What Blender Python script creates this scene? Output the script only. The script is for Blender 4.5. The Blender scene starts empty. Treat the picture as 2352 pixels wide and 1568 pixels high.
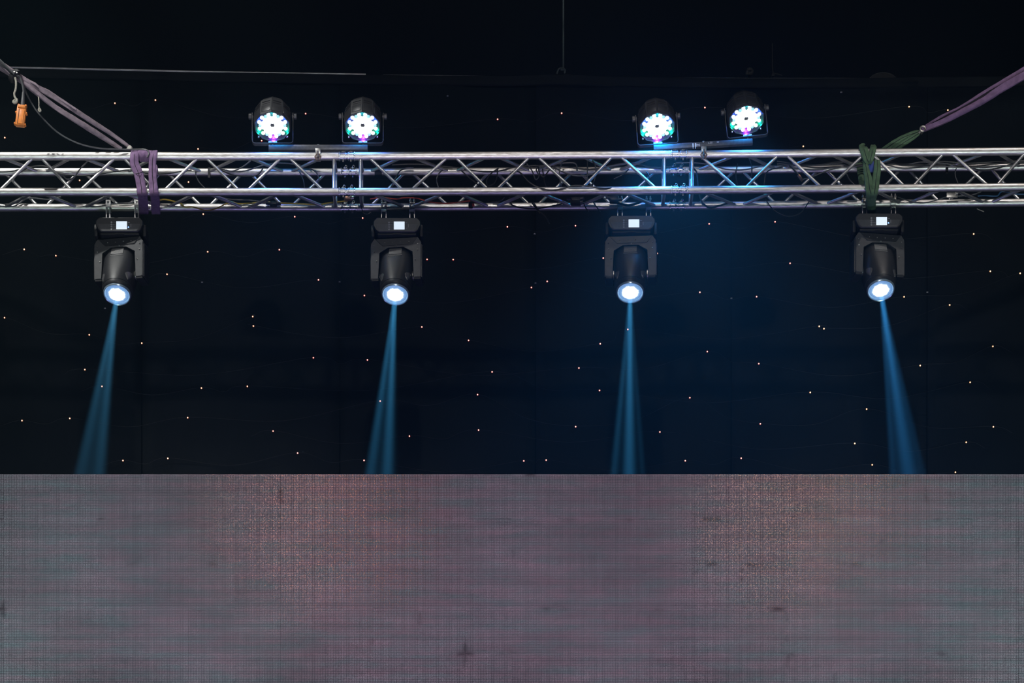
import bpy, bmesh, math, random
from mathutils import Vector, Matrix
random.seed(7)
PI = math.pi
SC = bpy.context.scene
COL = SC.collection

# ------------------------------------------------------------------ camera
ZC = -3.63                     # eye height of the photographer, well below the stage
CAMY = -22.0
FPX = 7524.0                   # focal length in pixels of a 2352 px wide frame
HORIZ = 3741.0                 # image row of the horizon
cam_d = bpy.data.cameras.new('camera')
cam = bpy.data.objects.new('camera', cam_d)
COL.objects.link(cam)
cam.location = (0, CAMY, ZC)
cam.rotation_euler = (PI / 2, 0, 0)
cam_d.sensor_width = 36
cam_d.lens = FPX / 2352 * 36
cam_d.shift_y = (HORIZ - 784) / 2352
cam_d.clip_end = 200
SC.camera = cam


def P(px, py, y=0.0):
    """photograph pixel -> point of the stage at distance y behind the truss front"""
    d = y - CAMY
    return Vector(((px - 1176) * d / FPX, y, ZC + (HORIZ - py) * d / FPX))


def X(px, y=0.0):
    return (px - 1176) * (y - CAMY) / FPX


def Z(py, y=0.0):
    return ZC + (HORIZ - py) * (y - CAMY) / FPX


# ------------------------------------------------------------------ view, world haze
vs = SC.view_settings
vs.view_transform = 'Standard'
vs.look = 'None'
vs.exposure = 0.0
vs.gamma = 1.0
vs.use_curve_mapping = False

W = bpy.data.worlds.new('stage_air')
SC.world = W
W.use_nodes = True
wn = W.node_tree.nodes
bg = wn['Background']
bg.inputs[0].default_value = (0.25, 0.35, 0.6, 1)
bg.inputs[1].default_value = 0.004
vol = wn.new('ShaderNodeVolumeScatter')
vol.inputs['Color'].default_value = (0.5, 0.82, 1, 1)
vol.inputs['Density'].default_value = 0.005
vol.inputs['Anisotropy'].default_value = 0.25
W.node_tree.links.new(vol.outputs[0], wn['World Output'].inputs['Volume'])
try:
    SC.cycles.volume_bounces = 0
    SC.cycles.max_bounces = 5
    SC.cycles.use_light_tree = True
    SC.cycles.sample_clamp_indirect = 4.0
except Exception:
    pass


def area(name, loc, target, sx, sy, power, color):
    d = bpy.data.lights.new(name, 'AREA')
    d.shape = 'RECTANGLE'
    d.size = sx
    d.size_y = sy
    d.energy = power
    d.color = color
    o = bpy.data.objects.new(name, d)
    COL.objects.link(o)
    o.location = loc
    o.rotation_euler = (Vector(target) - Vector(loc)).to_track_quat('-Z', 'Y').to_euler()
    return o


def spot(name, loc, target, angle, blend, power, color, r=0.05):
    d = bpy.data.lights.new(name, 'SPOT')
    d.spot_size = math.radians(angle)
    d.spot_blend = blend
    d.energy = power
    d.color = color
    d.shadow_soft_size = r
    o = bpy.data.objects.new(name, d)
    COL.objects.link(o)
    o.location = loc
    o.rotation_euler = (Vector(target) - Vector(loc)).to_track_quat('-Z', 'Y').to_euler()
    return o


def point(name, loc, power, color, r=0.01):
    d = bpy.data.lights.new(name, 'POINT')
    d.energy = power
    d.color = color
    d.shadow_soft_size = r
    o = bpy.data.objects.new(name, d)
    COL.objects.link(o)
    o.location = loc
    return o


Z0 = 1.7                       # height the lamps were measured from
# front of house lamps, behind and above the photographer
spot('front_key_lamp', (0.0, -15.7, Z0 + 7.0), (0, 0, Z0 + 5.6), 30, 0.3, 1700, (0.95, 0.98, 1.0), 0.22)
spot('front_warm_lamp', (-1.62, -13.1, 5.55), (-1.08, -4.24, 2.45), 12, 1.0, 170, (1.0, 0.36, 0.18), 0.13)
spot('front_warm_lamp', (2.42, -13.1, 5.66), (1.61, -4.24, 2.53), 12, 1.0, 180, (1.0, 0.46, 0.24), 0.13)
# unseen fill lamps added low in front of the stage to light the screen
for k in range(9):
    fx = -4.8 + 1.2 * k
    e = abs(k - 4) / 4
    fc = (0.95 - 0.23 * e, 0.82 + 0.18 * e, 1.0 - 0.05 * e)
    spot('footlight', (fx, -8.3, -0.71), (fx * 0.95, -4.24, 2.16), 36, 0.8, 315 + 110 * e, fc, 0.12)
# lamps hung above the stage
spot('overhead_lamp', (-5.6, -3.4, Z0 + 9.2), (-3.3, 0.1, Z0 + 4.4), 24, 0.9, 1900, (0.95, 1.0, 0.98), 0.10)
spot('overhead_lamp', (-3.4, -3.2, Z0 + 9.2), (-1.7, 0.1, Z0 + 4.5), 22, 0.9, 850, (0.95, 1.0, 0.98), 0.10)
spot('overhead_lamp', (-3.5, 0.9, Z0 + 9.5), (-3.2, 0.1, Z0 + 4.5), 24, 0.9, 420, (0.93, 1.0, 0.97), 0.12)
spot('overhead_lamp', (4.6, -3.4, Z0 + 9.2), (3.0, 0.1, Z0 + 4.4), 24, 0.9, 420, (1.0, 0.97, 0.94), 0.10)
spot('overhead_lamp', (0.6, -3.4, Z0 + 9.2), (0.3, 0.1, Z0 + 4.4), 24, 0.9, 170, (1.0, 0.97, 0.94), 0.10)
# violet uplights standing on the stage behind the screen
area('stage_uplight', (0, -0.95, Z0 - 0.2), (0, -0.2, Z0 + 4.4), 8.0, 0.4, 42, (0.5, 0.42, 1.0))

# ------------------------------------------------------------------ materials


def new_mat(name):
    m = bpy.data.materials.new(name)
    m.use_nodes = True
    return m, m.node_tree.nodes, m.node_tree.links, m.node_tree.nodes['Principled BSDF']


def mat(name, color, rough=0.5, metal=0.0, var=0.25, scale=18.0, bump=0.0, spec=0.5, dirt=None, stretch=None):
    m, n, l, b = new_mat(name)
    tc = n.new('ShaderNodeTexCoord')
    nz = n.new('ShaderNodeTexNoise')
    nz.inputs['Scale'].default_value = scale
    nz.inputs['Detail'].default_value = 4
    if stretch:
        mp = n.new('ShaderNodeMapping')
        mp.inputs['Scale'].default_value = stretch
        l.new(tc.outputs['Object'], mp.inputs[0])
        l.new(mp.outputs[0], nz.inputs[0])
    else:
        l.new(tc.outputs['Object'], nz.inputs[0])
    cr = n.new('ShaderNodeValToRGB')
    c = Vector(color)
    d = Vector(dirt) if dirt else c * (1 - var)
    cr.color_ramp.elements[0].color = (d[0], d[1], d[2], 1)
    cr.color_ramp.elements[1].color = (c[0], c[1], c[2], 1)
    cr.color_ramp.elements[0].position = 0.3
    cr.color_ramp.elements[1].position = 0.62
    l.new(nz.outputs[0], cr.inputs[0])
    l.new(cr.outputs[0], b.inputs['Base Color'])
    mr = n.new('ShaderNodeMapRange')
    mr.inputs[3].default_value = min(1, rough * 1.2)
    mr.inputs[4].default_value = rough * 0.85
    l.new(nz.outputs[0], mr.inputs[0])
    l.new(mr.outputs[0], b.inputs['Roughness'])
    b.inputs['Metallic'].default_value = metal
    b.inputs['Specular IOR Level'].default_value = spec
    if bump:
        bp = n.new('ShaderNodeBump')
        bp.inputs['Strength'].default_value = bump
        bp.inputs['Distance'].default_value = 0.01
        l.new(nz.outputs[0], bp.inputs['Height'])
        l.new(bp.outputs[0], b.inputs['Normal'])
    return m


def emit(name, color, strength, sampling='NONE'):
    m, n, l, b = new_mat(name)
    b.inputs['Base Color'].default_value = (0.6, 0.6, 0.6, 1)
    b.inputs['Emission Color'].default_value = (*color, 1)
    b.inputs['Emission Strength'].default_value = strength
    m.cycles.emission_sampling = sampling
    return m


M = {}
M['alu'] = mat('brushed_aluminium', (0.74, 0.73, 0.72), 0.40, 0.9, 0.2, 7, 0.0, stretch=(3, 14, 14), dirt=(0.50, 0.47, 0.44))
M['alu_brace'] = mat('brace_aluminium', (0.74, 0.74, 0.75), 0.36, 0.9, 0.2, 9)
M['alu_bright'] = mat('coupler_aluminium', (0.8, 0.8, 0.82), 0.28, 1.0, 0.25, 30)
M['steel'] = mat('zinc_plated_steel', (0.62, 0.6, 0.56), 0.38, 0.9, 0.3, 40)
M['steel_pale'] = mat('bright_bracket_steel', (0.86, 0.86, 0.84), 0.45, 0.6, 0.15, 40)
M['black_plastic'] = mat('black_fixture_plastic', (0.02, 0.021, 0.024), 0.42, 0.0, 0.25, 30, 0.05)
M['black_gloss'] = mat('black_gloss_plastic', (0.024, 0.025, 0.029), 0.40, 0.0, 0.2, 12, spec=0.3)
M['flute'] = mat('flute_sheen_plastic', (0.10, 0.10, 0.105), 0.25, 0.2, 0.1, 12, spec=0.9)  # base lifted to grey, standing in for light the flutes would reflect
M['rusty'] = mat('brown_wing_nut', (0.17, 0.11, 0.085), 0.5, 0.6, 0.4, 40)
M['black_matt'] = mat('black_matt_plastic', (0.012, 0.012, 0.014), 0.6, 0.0, 0.25, 30)
M['grey_yoke'] = mat('dark_grey_yoke_plastic', (0.065, 0.067, 0.072), 0.5, 0.0, 0.2, 40, 0.05)
M['grey_vent'] = mat('grey_vent_plastic', (0.17, 0.17, 0.175), 0.5, 0.0, 0.2, 60, stretch=(1, 1, 30))
M['par_shell'] = mat('black_par_shell', (0.055, 0.056, 0.06), 0.4, 0.3, 0.25, 25)
M['par_plate'] = mat('par_face_plate', (0.055, 0.055, 0.06), 0.4, 0.0, 0.2, 30)
M['bar'] = mat('scuffed_black_bar', (0.09, 0.09, 0.1), 0.4, 0.3, 0.5, 50)
M['violet'] = mat('violet_sling_fabric', (0.20, 0.115, 0.235), 0.85, 0.0, 0.35, 30, 0.4)
M['violet_grey'] = mat('greyed_violet_sling_fabric', (0.25, 0.195, 0.235), 0.85, 0.0, 0.4, 30, 0.4)
M['green'] = mat('green_sling_fabric', (0.085, 0.16, 0.085), 0.85, 0.0, 0.4, 30, 0.4)
M['blue_tag'] = mat('blue_sling_tag', (0.02, 0.06, 0.3), 0.6, 0.0, 0.3, 30)
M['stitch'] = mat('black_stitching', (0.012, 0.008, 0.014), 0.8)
M['rope'] = mat('pale_rope_fibre', (0.42, 0.4, 0.34), 0.8, 0.0, 0.4, 120, 0.4)
M['orange'] = mat('orange_pendant_plastic', (0.85, 0.26, 0.04), 0.45, 0.0, 0.25, 40)
M['cable_black'] = mat('black_cable_rubber', (0.018, 0.018, 0.02), 0.4, 0.0, 0.3, 20)
M['cable_grey'] = mat('dark_grey_cable_rubber', (0.075, 0.078, 0.085), 0.4, 0.0, 0.3, 20)
M['cable_yellow'] = mat('yellow_cable_sheath', (0.5, 0.36, 0.02), 0.5, 0.0, 0.4, 20)
M['cable_red'] = mat('red_cable_sheath', (0.6, 0.09, 0.04), 0.5, 0.0, 0.3, 20)
M['cable_blue'] = mat('blue_cable_sheath', (0.02, 0.1, 0.22), 0.5, 0.0, 0.3, 20)
M['copper'] = mat('coppery_plug_tip', (0.6, 0.33, 0.2), 0.35, 0.8, 0.2, 30)
M['cloth'] = mat('black_backdrop_cloth', (0.016, 0.020, 0.024), 0.9, 0.0, 0.35, 2.2, 0.25, spec=0.15)
M['hem'] = mat('black_backdrop_hem', (0.011, 0.012, 0.013), 0.9, 0.0, 0.3, 4, spec=0.1)
M['cord_pale'] = mat('pale_hem_cord', (0.8, 0.86, 0.84), 0.6, 0.0, 0.4, 6, stretch=(1, 1, 1))
M['rope_dark'] = mat('dark_green_rope', (0.075, 0.105, 0.1), 0.8, 0.0, 0.4, 150, 0.3)
M['disc'] = mat('dim_grey_disc', (0.035, 0.034, 0.032), 0.8, 0.0, 0.2, 8)
M['hall'] = mat('black_hall_paint', (0.004, 0.004, 0.0045), 0.9, spec=0.1)
M['floor'] = mat('black_stage_floor', (0.012, 0.012, 0.014), 0.7, 0.0, 0.3, 3)
M['cabinet'] = mat('black_led_cabinet', (0.02, 0.02, 0.022), 0.5, 0.2, 0.3, 10)
M['white_mark'] = mat('white_marking', (0.75, 0.75, 0.78), 0.6, 0.0, 0.1, 60)
M['grey_mark'] = mat('grey_marking', (0.35, 0.36, 0.37), 0.6, 0.0, 0.1, 60)
M['screw'] = mat('bright_screw_head', (0.75, 0.74, 0.7), 0.3, 1.0, 0.1, 60)
M['wire'] = mat('string_light_wire', (0.004, 0.004, 0.0045), 0.6, 0.0, 0.3, 60)
M['screen'] = emit('backlit_display', (0.70, 0.86, 1.0), 0.95)
M['blue_led'] = emit('blue_indicator', (0.15, 0.35, 1.0), 2.5)
M['led_on'] = emit('lit_led_lens', (0.85, 0.97, 1.0), 1.7)
M['led_dim'] = emit('dim_led_lens', (0.25, 0.85, 0.95), 0.75)
M['led_red'] = emit('red_led_spot', (1.0, 0.05, 0.35), 2.0)
M['bulb_core'] = emit('bulb_core', (1.0, 0.85, 0.65), 2.2)
M['bulb_orange'] = emit('orange_bulb_glow', (1.0, 0.25, 0.03), 0.8)
M['bulb_red'] = emit('red_bulb_glow', (1.0, 0.06, 0.03), 0.8)
M['bulb_amber'] = emit('amber_bulb_glow', (1.0, 0.42, 0.06), 0.8)


def lens_material():
    m, n, l, b = new_mat('beam_lens_glow')
    tc = n.new('ShaderNodeTexCoord')
    ln = n.new('ShaderNodeVectorMath')
    ln.operation = 'LENGTH'
    l.new(tc.outputs['Object'], ln.inputs[0])
    nz = n.new('ShaderNodeTexNoise')
    nz.inputs['Scale'].default_value = 60
    l.new(tc.outputs['Object'], nz.inputs[0])
    ad = n.new('ShaderNodeMath')
    ad.operation = 'MULTIPLY_ADD'
    ad.inputs[1].default_value = 0.016
    l.new(nz.outputs[0], ad.inputs[0])
    l.new(ln.outputs['Value'], ad.inputs[2])
    cr = n.new('ShaderNodeValToRGB')
    e = cr.color_ramp.elements
    e[0].position = 0.0
    e[0].color = (1, 1, 1, 1)
    e[1].position = 1.0
    e[1].color = (0.10, 0.28, 0.6, 1)
    for p, c in ((0.60, (0.95, 0.98, 1, 1)), (0.70, (0.30, 0.55, 0.95, 1)), (0.86, (0.16, 0.36, 0.75, 1)), (0.95, (0.4, 0.7, 1.0, 1))):
        k = e.new(p)
        k.color = c
    mr = n.new('ShaderNodeMapRange')
    mr.inputs[1].default_value = 0.0
    mr.inputs[2].default_value = 0.098
    l.new(ad.outputs[0], mr.inputs[0])
    l.new(mr.outputs[0], cr.inputs[0])
    st = n.new('ShaderNodeMapRange')
    st.inputs[1].default_value = 0.05
    st.inputs[2].default_value = 0.068
    st.inputs[3].default_value = 4.0
    st.inputs[4].default_value = 0.85
    l.new(ad.outputs[0], st.inputs[0])
    l.new(cr.outputs[0], b.inputs['Emission Color'])
    l.new(st.outputs[0], b.inputs['Emission Strength'])
    b.inputs['Roughness'].default_value = 0.1
    b.inputs['Base Color'].default_value = (0.05, 0.07, 0.1, 1)
    m.cycles.emission_sampling = 'NONE'
    return m


M['lens'] = lens_material()

PITCH_X = 0.5 / 84
PAN_H = 0.4875
PITCH_Z = PAN_H / 82


def led_material():
    m, n, l, b = new_mat('unlit_led_pixels')

    def math_(op, a, bb=None, c=None):
        k = n.new('ShaderNodeMath')
        k.operation = op
        for i, v in enumerate((a, bb, c)):
            if v is None:
                continue
            if isinstance(v, (int, float)):
                k.inputs[i].default_value = v
            else:
                l.new(v, k.inputs[i])
        return k.outputs[0]
    tc = n.new('ShaderNodeTexCoord')
    sp = n.new('ShaderNodeSeparateXYZ')
    l.new(tc.outputs['Object'], sp.inputs[0])
    u = math_('DIVIDE', math_('ADD', sp.outputs[0], 0.125 + PITCH_X * 50), PITCH_X)
    v = math_('DIVIDE', math_('ADD', sp.outputs[2], PAN_H / 4 + PITCH_Z * 50), PITCH_Z)
    fu = math_('ABSOLUTE', math_('SUBTRACT', math_('FRACT', u), 0.5))
    fv = math_('ABSOLUTE', math_('SUBTRACT', math_('FRACT', v), 0.5))
    mx = math_('MAXIMUM', fu, fv)
    mask = n.new('ShaderNodeMapRange')
    mask.interpolation_type = 'SMOOTHSTEP'
    mask.inputs[1].default_value = 0.19
    mask.inputs[2].default_value = 0.37
    mask.inputs[3].default_value = 1.0
    mask.inputs[4].default_value = 0.0
    l.new(mx, mask.inputs[0])
    # per pixel random
    oi = n.new('ShaderNodeObjectInfo')
    cb = n.new('ShaderNodeCombineXYZ')
    l.new(math_('FLOOR', u), cb.inputs[0])
    l.new(math_('FLOOR', v), cb.inputs[1])
    l.new(math_('MULTIPLY', oi.outputs['Random'], 731.0), cb.inputs[2])
    wnz = n.new('ShaderNodeTexWhiteNoise')
    wnz.noise_dimensions = '3D'
    l.new(cb.outputs[0], wnz.inputs['Vector'])
    # streaky tints painted in for the moire colour of the pixel grid
    geo = n.new('ShaderNodeNewGeometry')
    mp = n.new('ShaderNodeMapping')
    mp.inputs['Scale'].default_value = (2.2, 1, 13)
    l.new(geo.outputs['Position'], mp.inputs[0])
    nz = n.new('ShaderNodeTexNoise')
    nz.inputs['Scale'].default_value = 1.6
    nz.inputs['Detail'].default_value = 7
    nz.inputs['Roughness'].default_value = 0.7
    l.new(mp.outputs[0], nz.inputs[0])
    cr = n.new('ShaderNodeValToRGB')
    e = cr.color_ramp.elements
    e[0].position = 0.36
    e[0].color = (0.44, 0.56, 0.60, 1)
    e[1].position = 0.64
    e[1].color = (0.68, 0.53, 0.62, 1)
    k = e.new(0.5)
    k.color = (0.56, 0.53, 0.60, 1)
    l.new(nz.outputs[0], cr.inputs[0])
    # grime that collected along the joints of some modules
    edge_x = math_('SUBTRACT', 0.125, math_('ABSOLUTE', sp.outputs[0]))
    edge_z = math_('SUBTRACT', PAN_H / 4, math_('ABSOLUTE', sp.outputs[2]))
    edge = math_('MINIMUM', edge_x, edge_z)
    en = n.new('ShaderNodeMapRange')
    en.inputs[1].default_value = 0.0
    en.inputs[2].default_value = 0.022
    en.inputs[3].default_value = 1.0
    en.inputs[4].default_value = 0.0
    l.new(edge, en.inputs[0])
    gn = n.new('ShaderNodeTexNoise')
    gn.inputs['Scale'].default_value = 5.0
    gn.inputs['Detail'].default_value = 5
    l.new(geo.outputs['Position'], gn.inputs[0])
    gm = n.new('ShaderNodeMapRange')
    gm.inputs[1].default_value = 0.59
    gm.inputs[2].default_value = 0.70
    l.new(gn.outputs[0], gm.inputs[0])
    grime = math_('SUBTRACT', 1.0, math_('MULTIPLY', math_('MULTIPLY', en.outputs[0], gm.outputs[0]), 0.75))
    big = n.new('ShaderNodeTexNoise')
    big.inputs['Scale'].default_value = 1.1
    big.inputs['Detail'].default_value = 3
    l.new(mp.outputs[0], big.inputs[0])
    bright = math_('MULTIPLY_ADD', wnz.outputs['Value'], 0.34, 0.88)
    bright = math_('MULTIPLY', bright, math_('MULTIPLY_ADD', big.outputs[0], 0.55, 0.72))
    bright = math_('MULTIPLY', bright, math_('MULTIPLY_ADD', oi.outputs['Random'], 0.10, 0.95))
    bright = math_('MULTIPLY', bright, grime)
    mul = n.new('ShaderNodeMixRGB')
    mul.blend_type = 'MULTIPLY'
    mul.inputs[0].default_value = 1.0
    l.new(cr.outputs[0], mul.inputs[1])
    l.new(bright, mul.inputs[2])
    mix = n.new('ShaderNodeMixRGB')
    mix.inputs[1].default_value = (0.022, 0.016, 0.026, 1)
    l.new(mask.outputs[0], mix.inputs[0])
    l.new(mul.outputs[0], mix.inputs[2])
    l.new(mix.outputs[0], b.inputs['Base Color'])
    # every lamp sits a little askew, so the glints break up
    sc = n.new('ShaderNodeVectorMath')
    sc.operation = 'SUBTRACT'
    l.new(wnz.outputs['Color'], sc.inputs[0])
    sc.inputs[1].default_value = (0.5, 0.5, 0.5)
    s2 = n.new('ShaderNodeVectorMath')
    s2.operation = 'SCALE'
    s2.inputs['Scale'].default_value = 0.075
    l.new(sc.outputs[0], s2.inputs[0])
    ad = n.new('ShaderNodeVectorMath')
    ad.operation = 'ADD'
    l.new(geo.outputs['Normal'], ad.inputs[0])
    l.new(s2.outputs[0], ad.inputs[1])
    nm = n.new('ShaderNodeVectorMath')
    nm.operation = 'NORMALIZE'
    l.new(ad.outputs[0], nm.inputs[0])
    l.new(nm.outputs[0], b.inputs['Normal'])
    rg = n.new('ShaderNodeMapRange')
    rg.inputs[3].default_value = 0.7
    rg.inputs[4].default_value = 0.15
    l.new(mask.outputs[0], rg.inputs[0])
    l.new(rg.outputs[0], b.inputs['Roughness'])
    return m


M['led'] = led_material()

# ------------------------------------------------------------------ mesh helpers


def basis_for(t):
    t = t.normalized()
    a = Vector((0, 0, 1)) if abs(t.z) < 0.9 else Vector((1, 0, 0))
    s = t.cross(a).normalized()
    return s, s.cross(t).normalized()


def box(bm, c, size, rot=None):
    r = bmesh.ops.create_cube(bm, size=1)
    mtx = Matrix.Translation(Vector(c)) @ (rot.to_4x4() if rot else Matrix.Identity(4)) @ Matrix.Diagonal((*size, 1))
    bmesh.ops.transform(bm, matrix=mtx, verts=r['verts'])
    return r['verts']


def bbox_bev(bm, c, size, bev, rot=None):
    """box with bevelled edges"""
    t = bmesh.new()
    box(t, (0, 0, 0), size)
    bmesh.ops.bevel(t, geom=t.edges[:], offset=bev, segments=2, affect='EDGES', profile=0.5)
    mtx = Matrix.Translation(Vector(c)) @ (rot.to_4x4() if rot else Matrix.Identity(4))
    bmesh.ops.transform(t, matrix=mtx, verts=t.verts[:])
    me = bpy.data.meshes.new('tmp')
    t.to_mesh(me)
    t.free()
    bm.from_mesh(me)
    bpy.data.meshes.remove(me)


def rings(bm, rr, cap0=True, cap1=True):
    """skin a list of closed rings of points"""
    vv = [[bm.verts.new(p) for p in r] for r in rr]
    n = len(vv[0])
    for a, b in zip(vv, vv[1:]):
        for i in range(n):
            bm.faces.new((a[i], a[(i + 1) % n], b[(i + 1) % n], b[i]))
    if cap0:
        bm.faces.new(vv[0][::-1])
    if cap1:
        bm.faces.new(vv[-1])


def circ(c, s, u, r, n, r2=None, ph=0.0):
    r2 = r if r2 is None else r2
    return [c + s * (math.cos(2 * PI * i / n + ph) * r) + u * (math.sin(2 * PI * i / n + ph) * r2) for i in range(n)]


def cyl(bm, a, b, r, n=12, r1=None):
    a, b = Vector(a), Vector(b)
    s, u = basis_for(b - a)
    rings(bm, [circ(a, s, u, r, n), circ(b, s, u, r if r1 is None else r1, n)])


def lathe(bm, c, axis, prof, n=24, ph=0.0, side=None, caps=(True, True)):
    """prof: list of (distance along axis, radius)"""
    c = Vector(c)
    axis = Vector(axis).normalized()
    if side is None:
        s, u = basis_for(axis)
    else:
        s = Vector(side)
        u = s.cross(axis).normalized()
    rings(bm, [circ(c + axis * d, s, u, max(r, 1e-4), n, ph=ph) for d, r in prof], *caps)


def spline(pts, per=6):
    pts = [Vector(p) for p in pts]
    if len(pts) < 3:
        return [pts[0].lerp(pts[-1], i / per) for i in range(per + 1)]
    q = [pts[0] * 2 - pts[1]] + pts + [pts[-1] * 2 - pts[-2]]
    out = []
    for i in range(1, len(q) - 2):
        p0, p1, p2, p3 = q[i - 1], q[i], q[i + 1], q[i + 2]
        for k in range(per):
            t = k / per
            out.append(0.5 * ((2 * p1) + (p2 - p0) * t + (2 * p0 - 5 * p1 + 4 * p2 - p3) * t * t + (3 * p1 - p0 - 3 * p2 + p3) * t ** 3))
    out.append(pts[-1])
    return out


def tube(bm, pts, r, n=7, per=6):
    pp = spline(pts, per)
    s = u = None
    rr = []
    for i, p in enumerate(pp):
        t = (pp[min(i + 1, len(pp) - 1)] - pp[max(i - 1, 0)])
        if t.length < 1e-7:
            continue
        t.normalize()
        if s is None:
            s, u = basis_for(t)
        else:
            s = (s - t * s.dot(t))
            if s.length < 1e-6:
                s, u = basis_for(t)
            s.normalize()
            u = s.cross(t).normalized()
        rr.append(circ(p, s, u, r, n))
    rings(bm, rr)


def strap(bm, pts, w, t, face=(0, -1, 0), per=6, n=12, wrinkle=0.12, side=None):
    """flattened woven sling: elliptical section, its broad side turned to 'face'"""
    pp = spline(pts, per)
    face = Vector(face)
    rr = []
    ws = w if isinstance(w, (list, tuple)) else [w, w]
    for i, p in enumerate(pp):
        f = i / (len(pp) - 1)
        tg = (pp[min(i + 1, len(pp) - 1)] - pp[max(i - 1, 0)]).normalized()
        s = tg.cross(face)
        if side is not None:
            s = -(Vector(side) - tg * tg.dot(Vector(side)))
        if s.length < 0.05:
            s = Vector((1, 0, 0))
        s.normalize()
        nn = s.cross(tg).normalized()
        k = f * (len(ws) - 1)
        j = min(int(k), len(ws) - 2)
        wd = ws[j] + (ws[j + 1] - ws[j]) * (k - j)
        wd *= 1 + wrinkle * math.sin(i * 1.7 + w0(pts)) * 0.6
        ring = []
        for q in range(n):
            a = 2 * PI * q / n
            cc, sn = math.cos(a), math.sin(a)
            cc = math.copysign(abs(cc) ** 0.6, cc)
            sn = math.copysign(abs(sn) ** 0.6, sn)
            thick = t * 0.5 * (1 + 0.3 * math.sin(3 * a + i * 0.25))
            ring.append(p + s * (wd / 2 * cc) + nn * (thick * sn))
        rr.append(ring)
    rings(bm, rr)


def w0(pts):
    p = pts[0]
    return (p[0] * 13.1 + p[2] * 7.7) % 6.28


def prism(bm, poly, y0, y1):
    """polygon in XZ pulled along Y"""
    a = [bm.verts.new((x, y0, z)) for x, z in poly]
    b = [bm.verts.new((x, y1, z)) for x, z in poly]
    n = len(poly)
    bm.faces.new(a)
    bm.faces.new(b[::-1])
    for i in range(n):
        bm.faces.new((a[i], b[i], b[(i + 1) % n], a[(i + 1) % n]))


ORG = {}                      # world origin of every object placed so far


def finish(bm, name, mats, parent=None, smooth=True, origin=None, angle=40):
    bmesh.ops.recalc_face_normals(bm, faces=bm.faces[:])
    if origin is None:
        lo = Vector((min(v.co[i] for v in bm.verts) for i in range(3)))
        hi = Vector((max(v.co[i] for v in bm.verts) for i in range(3)))
        origin = (lo + hi) / 2
    origin = Vector(origin)
    bmesh.ops.translate(bm, vec=-origin, verts=bm.verts[:])
    if smooth:
        ca = math.radians(angle)
        for f in bm.faces:
            f.smooth = True
        for e in bm.edges:
            if len(e.link_faces) == 2 and e.calc_face_angle(0) > ca:
                e.smooth = False
    me = bpy.data.meshes.new(name)
    bm.to_mesh(me)
    bm.free()
    for m in (mats if isinstance(mats, (list, tuple)) else [mats]):
        me.materials.append(m)
    return link(me, name, parent, origin)


def link(me, name, parent, origin, rot=None):
    o = bpy.data.objects.new(name, me)
    COL.objects.link(o)
    po = Vector((0, 0, 0))
    if parent:
        o.parent = parent
        po = ORG[parent.name]
    o.location = Vector(origin) - po
    if rot is not None:
        o.rotation_mode = 'QUATERNION'
        o.rotation_quaternion = rot
    ORG[o.name] = Vector(origin)
    return o


def empty(name, loc):
    o = bpy.data.objects.new(name, None)
    COL.objects.link(o)
    o.empty_display_size = 0.05
    o.location = loc
    ORG[o.name] = Vector(loc)
    return o


def tag(o, label, cat, group=None, kind=None):
    o['label'] = label
    o['category'] = cat
    if group:
        o['group'] = group
    if kind:
        o['kind'] = kind
    return o


def copy_tree(o, parent=None):
    c = o.copy()
    COL.objects.link(c)
    c.parent = parent
    for ch in o.children:
        copy_tree(ch, c)
    return c


def text_mesh(body, size, depth=0.0006):
    cu = bpy.data.curves.new('lettering', 'FONT')
    cu.body = body
    cu.size = size
    cu.resolution_u = 2
    cu.align_x = 'LEFT'
    cu.align_y = 'CENTER'
    cu.extrude = depth
    o = bpy.data.objects.new('lettering', cu)
    COL.objects.link(o)
    dg = bpy.context.evaluated_depsgraph_get()
    me = bpy.data.meshes.new_from_object(o.evaluated_get(dg))
    bpy.data.objects.remove(o)
    bpy.data.curves.remove(cu)
    return me


def add_text(bm, body, size, mtx):
    me = text_mesh(body, size)
    t = bmesh.new()
    t.from_mesh(me)
    bmesh.ops.transform(t, matrix=mtx, verts=t.verts[:])
    t.to_mesh(me)
    t.free()
    bm.from_mesh(me)
    bpy.data.meshes.remove(me)


# ------------------------------------------------------------------ structure: stage
LY = FPX / 423.6 + CAMY       # distance of the screen
STAGE_Z = Z(1089.3, LY) - 5 * PAN_H - 0.02
bm = bmesh.new()
box(bm, (0, -0.6, STAGE_Z - 0.1), (14, 9.6, 0.2))
o = finish(bm, 'floor', M['floor'], smooth=False)
o['kind'] = 'structure'
o['label'] = 'black stage floor behind and under the screen'

for nm, c, sz in (('wall_back', (0, 7.2, 3.5), (24, 0.2, 17.4)), ('wall_left', (-12, -9, 3.5), (0.2, 32.6, 17.4)), ('wall_right', (12, -9, 3.5), (0.2, 32.6, 17.4)), ('ceiling', (0, -9, 12.3), (24.2, 32.6, 0.2))):
    bm = bmesh.new()
    box(bm, c, sz)
    o = finish(bm, nm, M['hall'], smooth=False)
    o['kind'] = 'structure'
    o['label'] = 'black %s of the dark hall' % nm.replace('_', ' on the ').replace('wall on the', 'wall at the')
# ------------------------------------------------------------------ backdrop cloth
BY = 2.5
TOPL = [(-420, 147), (25, 155), (500, 166), (870, 172), (1176, 176), (1285, 171.5), (1400, 177), (1700, 180), (2000, 180), (2352, 176), (2800, 171)]


def top_py(px):
    for (a, b), (c, d) in zip(TOPL, TOPL[1:]):
        if px <= c:
            return b + (d - b) * (px - a) / (c - a)
    return TOPL[-1][1]


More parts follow.
